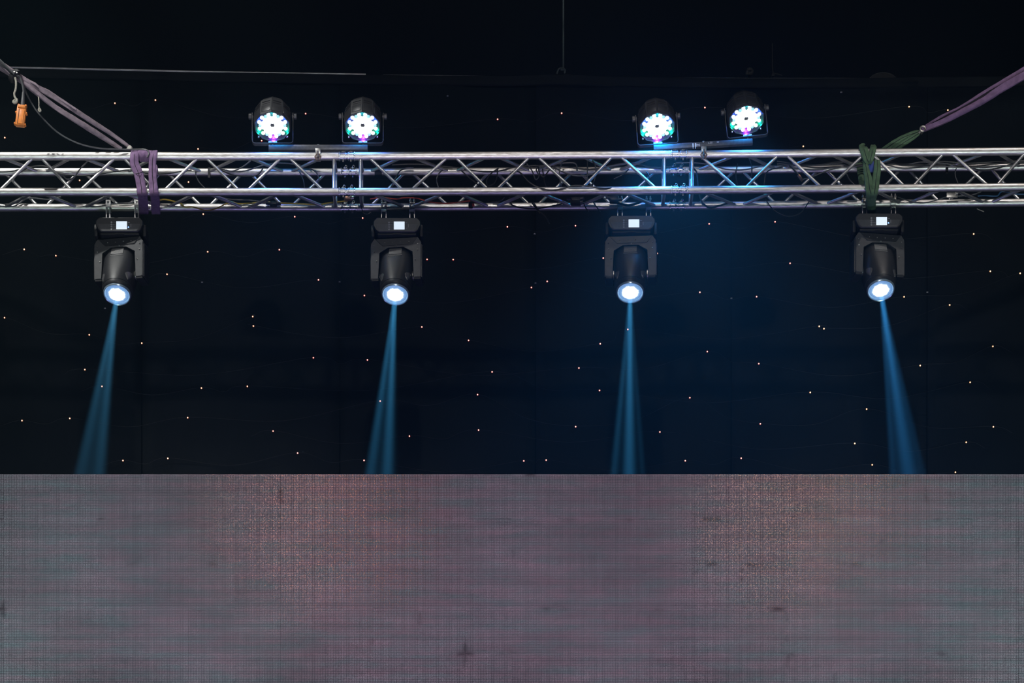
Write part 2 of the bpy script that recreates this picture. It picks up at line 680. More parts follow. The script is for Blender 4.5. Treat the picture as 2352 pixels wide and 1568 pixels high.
drop = empty('backdrop_curtain', (0, BY, STAGE_Z))
tag(drop, 'black cloth backdrop of sewn panels hung behind the truss', 'backdrop')
seams = [-575, -125, 325, 780, 1230, 1680, 2130, 2580, 3030]


def fold(px, py):
    return 0.012 * math.sin(px * 0.011 + 0.6 * math.sin(py * 0.006)) + 0.008 * math.sin(py * 0.012 + px * 0.004) + 0.01 * math.sin(px * 0.029 + py * 0.003)


for a, b in zip(seams, seams[1:]):
    bm = bmesh.new()
    nx, nz = 18, 22
    zb = STAGE_Z
    grid = []
    for j in range(nz + 1):
        row = []
        for i in range(nx + 1):
            px = a + (b - a) * i / nx
            zt = Z(top_py(px) + 12, BY)
            z = zt + (zb - zt) * j / nz
            py = HORIZ - (z - ZC) * FPX / (BY - CAMY)
            e = min(i, nx - i)
            dy = fold(px, py) + (0.022 if e == 0 else 0.0)
            row.append(bm.verts.new((X(px, BY) + (0.004 if i == 0 else -0.004 if i == nx else 0), BY + dy, z)))
        grid.append(row)
    for j in range(nz):
        for i in range(nx):
            bm.faces.new((grid[j][i], grid[j + 1][i], grid[j + 1][i + 1], grid[j][i + 1]))
    r = bmesh.ops.solidify(bm, geom=bm.faces[:], thickness=0.006)
    finish(bm, 'curtain_panel', M['cloth'], drop, angle=80)
# hem pocket and its cord
bm = bmesh.new()
strap(bm, [P(px, top_py(px) + 11, BY - 0.012) for px in range(-420, 2801, 70)], 0.075, 0.03, per=2, wrinkle=0.0)
finish(bm, 'hem', M['hem'], drop, angle=80)
bm = bmesh.new()
tube(bm, [P(px, top_py(px), BY - 0.02) for px in range(-420, 900, 60)], 0.0075, per=2)
finish(bm, 'hem_cord', M['cord_pale'], drop)
bm = bmesh.new()
tube(bm, [P(px, top_py(px), BY - 0.012) for px in range(880, 2801, 60)], 0.0032, per=2)
finish(bm, 'hem_cord', M['grey_mark'], drop)
# eyelet clips that catch a little light where the wires are pinned to the seams
for px, py in ((241, 708), (583, 724), (289, 333), (464, 648), (1228, 537), (1230, 650), (1680, 685), (2130, 671), (1028, 220), (1932, 212), (780, 647)):
    bm = bmesh.new()
    box(bm, P(px, py, BY - 0.02), (0.014, 0.008, 0.007))
    finish(bm, 'clip', M['grey_mark'], drop, smooth=False)

# rope that holds the middle of the backdrop
rp = empty('suspension_rope', P(1290, 160, BY))
tag(rp, 'thin dark green rope dropping from above to the middle of the backdrop', 'rope')
bm = bmesh.new()
tube(bm, [P(1294, -160, BY - 0.02), P(1294, 0, BY - 0.02), P(1294, 156, BY - 0.02)], 0.0068, n=8)
finish(bm, 'rope', M['rope_dark'], rp)
bm = bmesh.new()
tube(bm, [P(1294, 154, BY - 0.02), P(1289, 160, BY - 0.03), P(1298, 160, BY - 0.03), P(1297, 168, BY - 0.02)], 0.006)
finish(bm, 'knot', M['rope_dark'], rp)
bm = bmesh.new()
tube(bm, [P(1297, 168, BY - 0.02), P(1296, 158, BY - 0.02), P(1284, 158, BY - 0.02), P(1279, 170, BY - 0.02)], 0.006)
finish(bm, 'loop', M['rope_dark'], rp)

# things that peep over the top of the backdrop
dm = empty('round_disc', P(2028, 212, 3.6))
tag(dm, 'dim grey round disc peeping over the right top edge of the backdrop', 'disc')
bm = bmesh.new()
lathe(bm, P(2028, 212, 3.6), (0, -1, 0), [(-0.05, 0.147), (0.0, 0.149), (0.02, 0.142), (0.035, 0.10), (0.04, 0.0)], 40)
finish(bm, 'disc_face', M['disc'], dm)
bm = bmesh.new()
rr = [circ(P(2028, 212, 3.6), Vector((1, 0, 0)), Vector((0, 0, 1)), r, 40) for r in (0.172, 0.18)]
lathe(bm, P(2028, 212, 3.6), (0, -1, 0), [(-0.03, 0.146), (-0.03, 0.153), (0.012, 0.153), (0.012, 0.146)], 40, caps=(False, False))
finish(bm, 'disc_rim', M['black_plastic'], dm)
hk = empty('rigging_hook', P(1724, 170, 3.2))
tag(hk, 'dim grey rigging hook showing just above the backdrop edge behind the rightmost round lamp', 'hook')
bm = bmesh.new()
tube(bm, [P(1716, 172, 3.2), P(1716, 166, 3.2), P(1722, 160, 3.2), P(1728, 163, 3.2), P(1726, 168, 3.2), P(1721, 169, 3.2)], 0.012)
finish(bm, 'hook', M['disc'], hk)
bm = bmesh.new()
cyl(bm, P(1722, 158, 3.2), P(1722, 164, 3.2), 0.022, 10)
finish(bm, 'swivel', M['disc'], hk)
cd = empty('hanging_cord', P(1775, 176, 3.2))
tag(cd, 'thin dim cord with a triangular end hanging above the backdrop right of the lamps', 'cord')
bm = bmesh.new()
tube(bm, [P(1774, 100, 3.2), P(1774, 140, 3.2), P(1774, 152, 3.2), P(1776, 168, 3.2)], 0.004)
finish(bm, 'cord', M['disc'], cd)
bm = bmesh.new()
tube(bm, [P(1772, 174, 3.2), P(1777, 168, 3.2), P(1796, 173, 3.2)], 0.004)
finish(bm, 'end_piece', M['disc'], cd)

for root, px, py, y in ((dm, 2028, 212, 3.6), (hk, 1722, 168, 3.2), (cd, 1776, 171, 3.2)):
    a = P(px, py, y)
    bm = bmesh.new()
    cyl(bm, a, (a.x, 7.15, a.z), 0.012, 8)
    finish(bm, 'wall_arm', M['black_matt'], root)
# ------------------------------------------------------------------ LED screen
led = empty('led_wall', (0, LY, STAGE_Z))
tag(led, 'wide switched off LED screen of square grey panels in front of the truss', 'screen')
bm = bmesh.new()
bbox_bev(bm, (0, 0, 0), (0.2496, 0.016, PAN_H / 2 - 0.0004), 0.0003)
for f in bm.faces:
    f.smooth = False
module_me = bpy.data.meshes.new('led_module')
bm.to_mesh(module_me)
bm.free()
module_me.materials.append(M['led'])
bm = bmesh.new()
bbox_bev(bm, (0, 0, 0), (0.4985, 0.06, PAN_H - 0.0015), 0.002)
cab_me = bpy.data.meshes.new('led_panel')
bm.to_mesh(cab_me)
bm.free()
cab_me.materials.append(M['cabinet'])
rng = random.Random(3)
top_z = Z(1089.3, LY)
for r in range(5):
    for c in range(13):
        x = X(115 + 211.8 * (c - 2) + 105.9, LY)
        z = top_z - PAN_H * (r + 0.5)
        cab = link(cab_me, 'led_panel', led, (x, LY + 0.04, z))
        for sx in (-1, 1):
            for sz in (-1, 1):
                q = link(module_me, 'led_module', cab, (x + sx * 0.125, LY + rng.uniform(-0.0006, 0.0006), z + sz * PAN_H / 4))
                q.rotation_euler = (math.radians(rng.gauss(0, 0.28)), 0, math.radians(rng.gauss(0, 0.28)))

# ------------------------------------------------------------------ truss
TY = 0.24                     # depth of the truss
CH = 0.24                     # height between chord centres
FT = [(-600, 359.0), (797, 359.0), (1560, 355.0), (2352, 347.3), (2900, 342.0)]


def front_top_z(x):
    px = 1176 + x * FPX / -CAMY
    for (a, b), (c, d) in zip(FT, FT[1:]):
        if px <= c or (c, d) == FT[-1]:
            return Z(b + (d - b) * (px - a) / (c - a), 0)


def corner(x, back, low):
    return Vector((x, TY if back else 0.0, front_top_z(x) - (CH if low else 0)))


CR = 0.0255
cyl_cache = {}


def rod(name, parent, a, b, r, m, n=12, weld=False):
    """tube between two points; alike tubes share one mesh"""
    a, b = Vector(a), Vector(b)
    L = round((b - a).length, 2)
    key = (name, L, r, m.name)
    if key not in cyl_cache:
        bm = bmesh.new()
        h = (b - a).length / 2
        prof = [(-h, r), (h, r)]
        if weld:
            prof = [(-h, r * 1.25), (-h + 0.006, r * 1.22), (-h + 0.012, r), (h - 0.012, r), (h - 0.006, r * 1.22), (h, r * 1.25)]
        lathe(bm, (0, 0, 0), (0, 0, 1), prof, n)
        bmesh.ops.recalc_face_normals(bm, faces=bm.faces[:])
        for f in bm.faces:
            f.smooth = len(f.verts) == 4
        me = bpy.data.meshes.new(name)
        bm.to_mesh(me)
        bm.free()
        me.materials.append(m)
        cyl_cache[key] = me
    q = (b - a).to_track_quat('Z', 'Y')
    return link(cyl_cache[key], name, parent, (a + b) / 2, q)


def truss(x0, x1, tops, bots, posts, label):
    root = empty('truss_section', corner(x0, False, True))
    tag(root, label, 'truss', 'box truss sections')
    for back in (0, 1):
        for low in (0, 1):
            bm = bmesh.new()
            a, b = corner(x0, back, low), corner(x1, back, low)
            lathe(bm, a, b - a, [(0, CR), ((b - a).length * 0.25, CR), ((b - a).length * 0.5, CR), ((b - a).length * 0.75, CR), ((b - a).length, CR)], 32)
            finish(bm, 'chord', M['alu'], root)
    nodes = sorted([(X(p), 'T') for p in tops] + [(X(p), 'B') for p in bots])
    g = 0.029
    for (xa, ta), (xb, tb) in zip(nodes, nodes[1:]):
        if ta == tb:
            continue
        a, b = xa + g, xb - g
        for face in range(4):
            def cn(x, t):
                if face == 0:
                    p = corner(x, 0, t == 'B')
                    ins = Vector((0, 0, 1 if t == 'B' else -1))
                elif face == 1:
                    p = corner(x, t == 'T', 0)
                    ins = Vector((0, -1 if t == 'T' else 1, 0))
                elif face == 2:
                    p = corner(x, t == 'B', 1)
                    ins = Vector((0, -1 if t == 'B' else 1, 0))
                else:
                    p = corner(x, 1, t == 'T')
                    ins = Vector((0, 0, 1 if t == 'T' else -1))
                return p + ins * 0.011
            rod('brace', root, cn(a, ta), cn(b, tb), 0.0102, M['alu_brace'], 12, True)
    for px in posts:
        x = X(px)
        for back in (0, 1):
            rod('post', root, corner(x, back, 1) + Vector((0, 0, 0.02)), corner(x, back, 0) - Vector((0, 0, 0.02)), 0.0118, M['alu_brace'], 14, True)
        for low in (0, 1):
            rod('post', root, corner(x, 0, low) + Vector((0, 0.02, 0)), corner(x, 1, low) - Vector((0, 0.02, 0)), 0.0118, M['alu_brace'], 14, True)
    return root


gap = 0.056
tl = truss(X(-420), X(797) - gap, [-295, -105, 85, 274, 464, 655], [-390, -200, -10, 175, 368, 559, 752], [767],
           'left section of the aluminium box truss, choked by the violet sling')
tm = truss(X(797) + gap, X(1560) - gap, [839, 1037, 1226, 1416], [935, 1131, 1325, 1517], [828, 1526],
           'middle section of the aluminium box truss between the two joints')
tr = truss(X(1560) + gap, X(2780), [1600, 1797, 1994, 2177, 2365, 2560], [1702, 1896, 2087, 2279, 2470, 2660], [1590],
           'right section of the aluminium box truss, choked by the green sling')
# couplers with pins and spring clips
for px, root in ((797, tl), (1560, tm)):
    for back in (0, 1):
        for low in (0, 1):
            a, b = corner(X(px) - gap, back, low), corner(X(px) + gap, back, low)
            bm = bmesh.new()
            L = (b - a).length
            prof = [(0, CR + 0.001), (0.002, CR + 0.0045), (0.008, CR + 0.0045), (0.01, CR - 0.001), (L * 0.36, CR - 0.001), (L * 0.37, CR + 0.002), (L * 0.43, CR + 0.002), (L * 0.44, CR - 0.002),
                    (L * 0.485, CR - 0.002), (L * 0.49, CR - 0.006), (L * 0.51, CR - 0.006), (L * 0.515, CR - 0.002), (L * 0.56, CR - 0.002), (L * 0.57, CR + 0.002), (L * 0.63, CR + 0.002), (L * 0.64, CR - 0.001),
                    (L - 0.01, CR - 0.001), (L - 0.008, CR + 0.0045), (L - 0.002, CR + 0.0045), (L, CR + 0.001)]
            lathe(bm, a, b - a, prof, 24)
            cp = finish(bm, 'coupler', M['alu_bright'], root)
            for k in (0.27, 0.73):
                c = a.lerp(b, k)
                bm = bmesh.new()
                cyl(bm, c - Vector((0, 0, 0.036)), c + Vector((0, 0, 0.034)), 0.0065, 10)
                d = c + Vector((0, -0.002, 0.03))
                tube(bm, [d + Vector((-0.012, 0, 0)), d + Vector((0.004, 0, 0)), d + Vector((0.013, 0, 0.004)), d + Vector((0.012, 0, 0.014)), d + Vector((0.002, 0, 0.015)), d + Vector((0.0, 0, 0.004))], 0.0018, 6, 3)
                finish(bm, 'spring_pin', M['steel'], cp)

# ------------------------------------------------------------------ moving heads
TILT = math.radians(23.5)
HN = Vector((0, -math.sin(TILT), -math.cos(TILT)))     # beam axis
HU = Vector((0, -math.cos(TILT), math.sin(TILT)))      # camera side of the barrel


def make_head():
    root = empty('moving_head_light', (0, 0, 0))
    # base: chamfered control box
    bm = bmesh.new()
    base = [(-0.135, 0.0), (0.135, 0.0), (0.158, -0.022), (0.160, -0.05), (0.143, -0.082), (0.122, -0.097), (-0.122, -0.097), (-0.143, -0.082), (-0.160, -0.05), (-0.158, -0.022)]
    prism(bm, base, -0.128, 0.128)
    bmesh.ops.bevel(bm, geom=[e for e in bm.edges], offset=0.004, segments=1, affect='EDGES')
    b = finish(bm, 'base', M['black_plastic'], root, angle=30)
    bm = bmesh.new()
    prism(bm, [(-0.142, -0.045), (0.142, -0.045), (0.130, -0.078), (0.116, -0.092), (-0.116, -0.092), (-0.130, -0.078)], -0.1305, -0.124)
    finish(bm, 'front_panel', M['grey_yoke'], b, smooth=False)
    for s in (-1, 1):
        bm = bmesh.new()
        bbox_bev(bm, (s * 0.164, 0.0, -0.068), (0.024, 0.17, 0.085), 0.010)
        finish(bm, 'carry_handle', M['black_matt'], b)
    bm = bmesh.new()
    box(bm, (0.016, -0.131, -0.055), (0.072, 0.004, 0.053))
    finish(bm, 'display', M['screen'], b, smooth=False)
    for k in range(4):
        z = -0.035 - k * 0.0153
        bm = bmesh.new()
        lathe(bm, (-0.0525, -0.129, z), (0, -1, 0), [(0, 0.0062), (0.004, 0.0062), (0.004, 0.0042), (0.003, 0.0042)], 14, caps=(False, True))
        finish(bm, 'button', M['grey_mark'], b)
    rot = Matrix.Rotation(PI / 2, 4, 'X')
    bm = bmesh.new()
    for k, t in enumerate(('MENU', 'UP', 'DOWN', 'ENTER')):
        add_text(bm, t, 0.0058, Matrix.Translation((-0.0415, -0.1312, -0.035 - k * 0.0153)) @ rot)
    finish(bm, 'button_lettering', M['grey_mark'], b, smooth=False)
    bm = bmesh.new()
    for z, w in ((-0.037, 0.012), (-0.073, 0.009)):
        box(bm, (0.064, -0.131, z), (w, 0.003, 0.003))
    box(bm, (0.078, -0.131, -0.056), (0.003, 0.003, 0.022))
    finish(bm, 'panel_marks', M['grey_mark'], b, smooth=False)
    bm = bmesh.new()
    bbox_bev(bm, (0, -0.06, -0.103), (0.26, 0.1, 0.014), 0.004)
    box(bm, (0.0, -0.112, -0.103), (0.06, 0.006, 0.010))
    finish(bm, 'base_skirt', M['black_matt'], b)  # black skirt doubles as the shadow gap above the yoke
    # yoke
    bm = bmesh.new()
    yo = [(-0.150, -0.113), (0.150, -0.113), (0.171, -0.145), (0.171, -0.375), (0.164, -0.384), (0.124, -0.384), (0.118, -0.378), (0.118, -0.207), (0.054, -0.171),
          (-0.054, -0.171), (-0.118, -0.207), (-0.118, -0.378), (-0.124, -0.384), (-0.164, -0.384), (-0.171, -0.375), (-0.171, -0.145)]
    prism(bm, yo, -0.070, 0.070)
    bmesh.ops.bevel(bm, geom=[e for e in bm.edges if abs(e.verts[0].co.y - e.verts[1].co.y) < 1e-6], offset=0.004, segments=2, affect='EDGES')
    y = finish(bm, 'yoke', M['grey_yoke'], root, angle=30)
    bm = bmesh.new()
    prism(bm, [(-0.138, -0.117), (0.145, -0.117), (0.112, -0.160), (-0.092, -0.163)], -0.0745, -0.066)
    finish(bm, 'yoke_cover', M['black_plastic'], y, smooth=False)
    for s in (-1, 1):
        bm = bmesh.new()
        bbox_bev(bm, (s * 0.173, 0.0, -0.27), (0.012, 0.118, 0.225), 0.005)
        finish(bm, 'arm_cover', M['black_plastic'], y)
        bm = bmesh.new()
        bbox_bev(bm, (s * 0.144, 0.0, -0.388), (0.05, 0.13, 0.016), 0.005)
        finish(bm, 'arm_end', M['black_matt'], y)
        bm = bmesh.new()
        cyl(bm, (s * 0.100, 0, -0.347), (s * 0.124, 0, -0.347), 0.03, 18)
        finish(bm, 'pivot', M['steel'], y)
    for (sx, sz) in ((-0.132, -0.265), (0.132, -0.265), (-0.075, -0.142), (-0.02, -0.143), (0.035, -0.142), (0.09, -0.142), (0.005, -0.166), (-0.15, -0.16), (0.15, -0.16), (0.148, -0.20), (-0.148, -0.20)):
        bm = bmesh.new()
        lathe(bm, (sx, -0.070, sz), (0, -1, 0), [(0, 0.0035), (0.0055, 0.0035), (0.0068, 0.0016)], 8)
        finish(bm, 'screw', M['screw'], y)
    # barrel
    piv = Vector((0, 0, -0.347))
    R = Vector((1, 0, 0))
    bm = bmesh.new()
    rr = []
    for s, r, ex in ((-0.196, 0.070, 3.0), (-0.190, 0.092, 3.2), (-0.17, 0.105, 3.4), (-0.12, 0.1115, 3.4), (-0.05, 0.1125, 3.0), (0.03, 0.112, 2.6), (0.09, 0.1095, 2.2), (0.128, 0.106, 2.0), (0.130, 0.1035, 2.0), (0.136, 0.1035, 2.0), (0.138, 0.106, 2.0), (0.158, 0.102, 2.0), (0.164, 0.097, 2.0), (0.150, 0.090, 2.0)):
        ring = []
        for i in range(48):
            a = 2 * PI * i / 48
            c, sn = math.cos(a), math.sin(a)
            k = (abs(c) ** ex + abs(sn) ** ex) ** (-1 / ex)
            ring.append(piv + HN * s + R * (c * k * r) + HU * (sn * k * r))
        rr.append(ring)
    rings(bm, rr)
    h = finish(bm, 'lamp_barrel', M['black_gloss'], root, angle=35)
    # vent panel on the rear of the barrel
    rotm = Matrix((R, HU, HN)).transposed()
    bm = bmesh.new()
    bbox_bev(bm, piv + HU * 0.1115 + HN * (-0.104), (0.088, 0.008, 0.05), 0.003, rotm)
    for k in range(4):
        box(bm, piv + HU * 0.1158 + HN * (-0.120 + k * 0.0105), (0.08, 0.003, 0.003), rotm)
    finish(bm, 'vent_panel', M['grey_vent'], h)
    bm = bmesh.new()
    bbox_bev(bm, piv + HU * 0.1115 + HN * (-0.070), (0.095, 0.005, 0.005), 0.001, rotm)
    finish(bm, 'panel_lip', M['grey_vent'], h)
    # glossy teardrop flutes either side of the nose
    for s in (-1, 1):
        bm = bmesh.new()
        ax = (R * (s * math.sin(math.radians(52))) + HU * math.cos(math.radians(52))).normalized()
        sd = ax.cross(HN).normalized()
        rr = []
        for k in range(13):
            f = k / 12
            w = 0.030 * math.sin(PI * min(1, f * 0.92 + 0.08) ** 1.5) + 0.0015
            c = piv + HN * (-0.02 + 0.135 * f) + ax * (0.1105 - 0.005 * f)
            rr.append([c + sd * (w * math.cos(a)) + ax * (0.010 * math.sin(a)) for a in [2 * PI * q / 12 for q in range(12)]])
        rings(bm, rr)
        finish(bm, 'side_flute', M['flute'], h, angle=60)
        bm = bmesh.new()
        cyl(bm, piv + HN * 0.112 + ax * 0.098, piv + HN * 0.112 + ax * 0.111, 0.0045, 10)
        finish(bm, 'screw_hole', M['black_matt'], h)
    bm = bmesh.new()
    lathe(bm, piv + HN * 0.150, HN, [(0.0, 0.0965), (0.022, 0.0935), (0.027, 0.0895), (0.024, 0.0855), (0.0, 0.0855)], 48, caps=(False, False))
    finish(bm, 'lens_rim', M['lens_rim'], h)
    bm = bmesh.new()
    lathe(bm, piv + HN * 0.160, HN, [(0.0, 0.0865), (0.005, 0.080), (0.010, 0.06), (0.0135, 0.035), (0.015, 0.0)], 48)
    finish(bm, 'lens', M['lens'], h, origin=piv + HN * 0.16)
    return root


def glass_rim():
    m, n, l, b = new_mat('lens_rim_glass')
    b.inputs['Base Color'].default_value = (0.5, 0.65, 0.8, 1)
    b.inputs['Metallic'].default_value = 0.7
    b.inputs['Roughness'].default_value = 0.25
    return m


M['lens_rim'] = glass_rim()


def make_clamp(root, x, pale):
    """hook clamp on the rear bottom chord, standing on the base; z of chord centre above base top"""
    zc = CLAMP_Z
    m = M['steel_pale'] if pale else M['steel']
    bm = bmesh.new()
    # saddle round the chord
    prof = [(CR + 0.002) for _ in range(1)]
    a0 = 12
    ring_o, ring_i = [], []
    for i in range(25):
        a = 2 * PI * i / 24
        ring_o.append((math.cos(a), math.sin(a)))
    w = 0.032 if pale else 0.034
    rr = []
    for xx, r in ((-w / 2, CR + 0.002), (-w / 2, CR + 0.009), (w / 2, CR + 0.009), (w / 2, CR + 0.002)):
        rr.append([Vector((x + xx, math.cos(2 * PI * i / 24) * r, zc + math.sin(2 * PI * i / 24) * r)) for i in range(24)])
    rings(bm, rr + [rr[0]], False, False)
    bmesh.ops.remove_doubles(bm, verts=bm.verts[:], dist=1e-5)
    c = finish(bm, 'clamp', m, root)
    bm = bmesh.new()
    if pale:
        # slotted strap bracket standing up in front of the chord
        for z0, z1 in ((-0.006, zc - 0.004), (zc + 0.002, zc + 0.036)):
            for dx in (-0.0115, 0.0115):
                box(bm, (x + dx, -0.037, (z0 + z1) / 2), (0.009, 0.005, z1 - z0))
            for zz in (z0 + 0.005, z1 - 0.005):
                box(bm, (x, -0.037, zz), (0.016, 0.005, 0.010))
        bbox_bev(bm, (x, -0.02, 0.004), (0.036, 0.05, 0.010), 0.002)
    else:
        for dx in (-0.0125, 0.0125):
            cyl(bm, (x + dx, -0.030, zc - 0.012), (x + dx, -0.030, zc + 0.052), 0.0048, 10)
            lathe(bm, (x + dx, -0.030, zc - 0.004), (0, 0, 1), [(0, 0.009), (0.012, 0.009)], 6)
            lathe(bm, (x + dx, -0.030, zc + 0.028), (0, 0, 1), [(0, 0.009), (0.010, 0.009)], 6)
        box(bm, (x, -0.030, zc + 0.018), (0.036, 0.012, 0.006))
        for dx in (-0.015, 0.015):
            box(bm, (x + dx, -0.02, (zc - 0.03) / 2), (0.005, 0.03, zc - 0.03))
        bbox_bev(bm, (x, -0.02, zc - 0.034), (0.036, 0.035, 0.02), 0.003)
        for dx in (-0.019, 0.019):
            box(bm, (x + dx, -0.03, 0.002), (0.014, 0.03, 0.005))
    finish(bm, 'bracket', m, c, smooth=False)
    bm = bmesh.new()
    for sgn in (-1, 1):
        box(bm, (x + sgn * 0.015, 0.0, 0.001), (0.022, 0.05, 0.006))
        lathe(bm, (x + sgn * 0.026, -0.105, -0.001), (0, 0, 1), [(0, 0.006), (0.004, 0.006), (0.006, 0.003)], 8)
    finish(bm, 'mounting_foot', M['black_matt'], c, smooth=False)


CLAMP_Z = 0.121               # chord centre above the top of the base
BEAM_COL = (0.13, 0.56, 0.98)
proto = make_head()
heads = [(274.0, 0.0, True, True, 'leftmost moving head light, hung on two white slotted brackets beside the violet sling', 'left'),
         (911.5, 1.2, False, False, 'moving head light hung just right of the left truss joint, under the left bar', 'mid'),
         (1450.6, -1.0, False, False, 'moving head light sunk in blue haze just left of the right truss joint', 'mid'),
         (2019.5, -1.2, False, True, 'rightmost moving head light, hung at the foot of the green sling', 'right')]
head_roots = [proto] + [copy_tree(proto) for k in range(3)]   # copied before the clamps, which differ
HDX = (-0.010, -0.005, -0.002, 0.006)
for i, (px, dpy, pale, dot, label, sec) in enumerate(heads):
    x = X(px, TY - 0.13)
    zt = front_top_z(x) - CH - CLAMP_Z - dpy / 338
    o = head_roots[i]
    o.location = (x, TY, zt)
    tag(o, label, 'stage light', 'moving head lights under the truss')
    saved = ORG.get(o.name)
    ORG[o.name] = Vector((0, 0, 0))
    for k, cx in enumerate((-0.087, 0.107) if i in (0, 3) else (-0.075, 0.118) if i == 2 else (-0.092, 0.1)):
        make_clamp(o, cx, pale)
    if dot:
        bm = bmesh.new()
        bmesh.ops.create_uvsphere(bm, u_segments=8, v_segments=6, radius=0.0045, matrix=Matrix.Translation((0.062, -0.132, -0.068)))
        bs = [c for c in o.children if c.name.startswith('base')][0]
        keep = ORG.get(bs.name)
        ORG[bs.name] = Vector(bs.location)
        finish(bm, 'indicator', M['blue_led'], bs)
    ORG[o.name] = Vector((x, TY, zt))
    pan = Matrix.Rotation(math.radians((-11, -7, -4, 10)[i]), 3, 'Z')
    for ch in o.children:
        if ch.name.startswith(('yoke', 'lamp_barrel')):
            ch.location = pan @ ch.location + (Vector((HDX[i], 0, 0.007)) if ch.name.startswith('lamp') else Vector((0, 0, 0)))
            ch.rotation_euler = pan.to_euler()
    # the lamp itself
    nb = Matrix.Rotation(math.radians((-9, -6.2, -3.6, 9.5)[i]), 3, 'Z') @ HN
    p = Vector((x + HDX[i], TY, zt - 0.340)) + pan @ HN * 0.183
    s = spot('beam_lamp', p, p + nb, 9.0, 0.35, 19000 * (0.66, 0.8, 0.88, 1.08)[i], ((0.17, 0.56, 0.86), (0.13, 0.56, 0.95), (0.12, 0.55, 0.98), (0.09, 0.47, 1.0))[i], 0.016)
    nt = s.data
    nt.use_nodes = True
    n, l = nt.node_tree.nodes, nt.node_tree.links
    em = [k for k in n if k.type == 'EMISSION'][0]
    tc = n.new('ShaderNodeTexCoord')
    sp = n.new('ShaderNodeSeparateXYZ')
    l.new(tc.outputs['Normal'], sp.inputs[0])
    dv = n.new('ShaderNodeMath')
    dv.operation = 'DIVIDE'
    l.new(sp.outputs[0], dv.inputs[0])
    l.new(sp.outputs[2], dv.inputs[1])
    mu = n.new('ShaderNodeMath')
    mu.operation = 'MULTIPLY_ADD'
    mu.inputs[1].default_value = 82.0
    mu.inputs[2].default_value = (0.4, 1.1, 2.6, 2.9)[i]
    l.new(dv.outputs[0], mu.inputs[0])
    cs = n.new('ShaderNodeMath')
    cs.operation = 'COSINE'
    l.new(mu.outputs[0], cs.inputs[0])
    st = n.new('ShaderNodeMath')
    st.operation = 'MULTIPLY_ADD'
    st.inputs[1].default_value = -0.55
    st.inputs[2].default_value = 0.62
    l.new(cs.outputs[0], st.inputs[0])
    l.new(st.outputs[0], em.inputs['Strength'])

# ------------------------------------------------------------------ round LED lamps on bars
PT = math.radians(24)
PN = Vector((0, -math.sin(PT), -math.cos(PT)))
PU = Vector((0, -math.cos(PT), math.sin(PT)))
PV = Vector((0, 0, 0.188))    # tilt pivot above the bracket foot
LED_GAPS = []


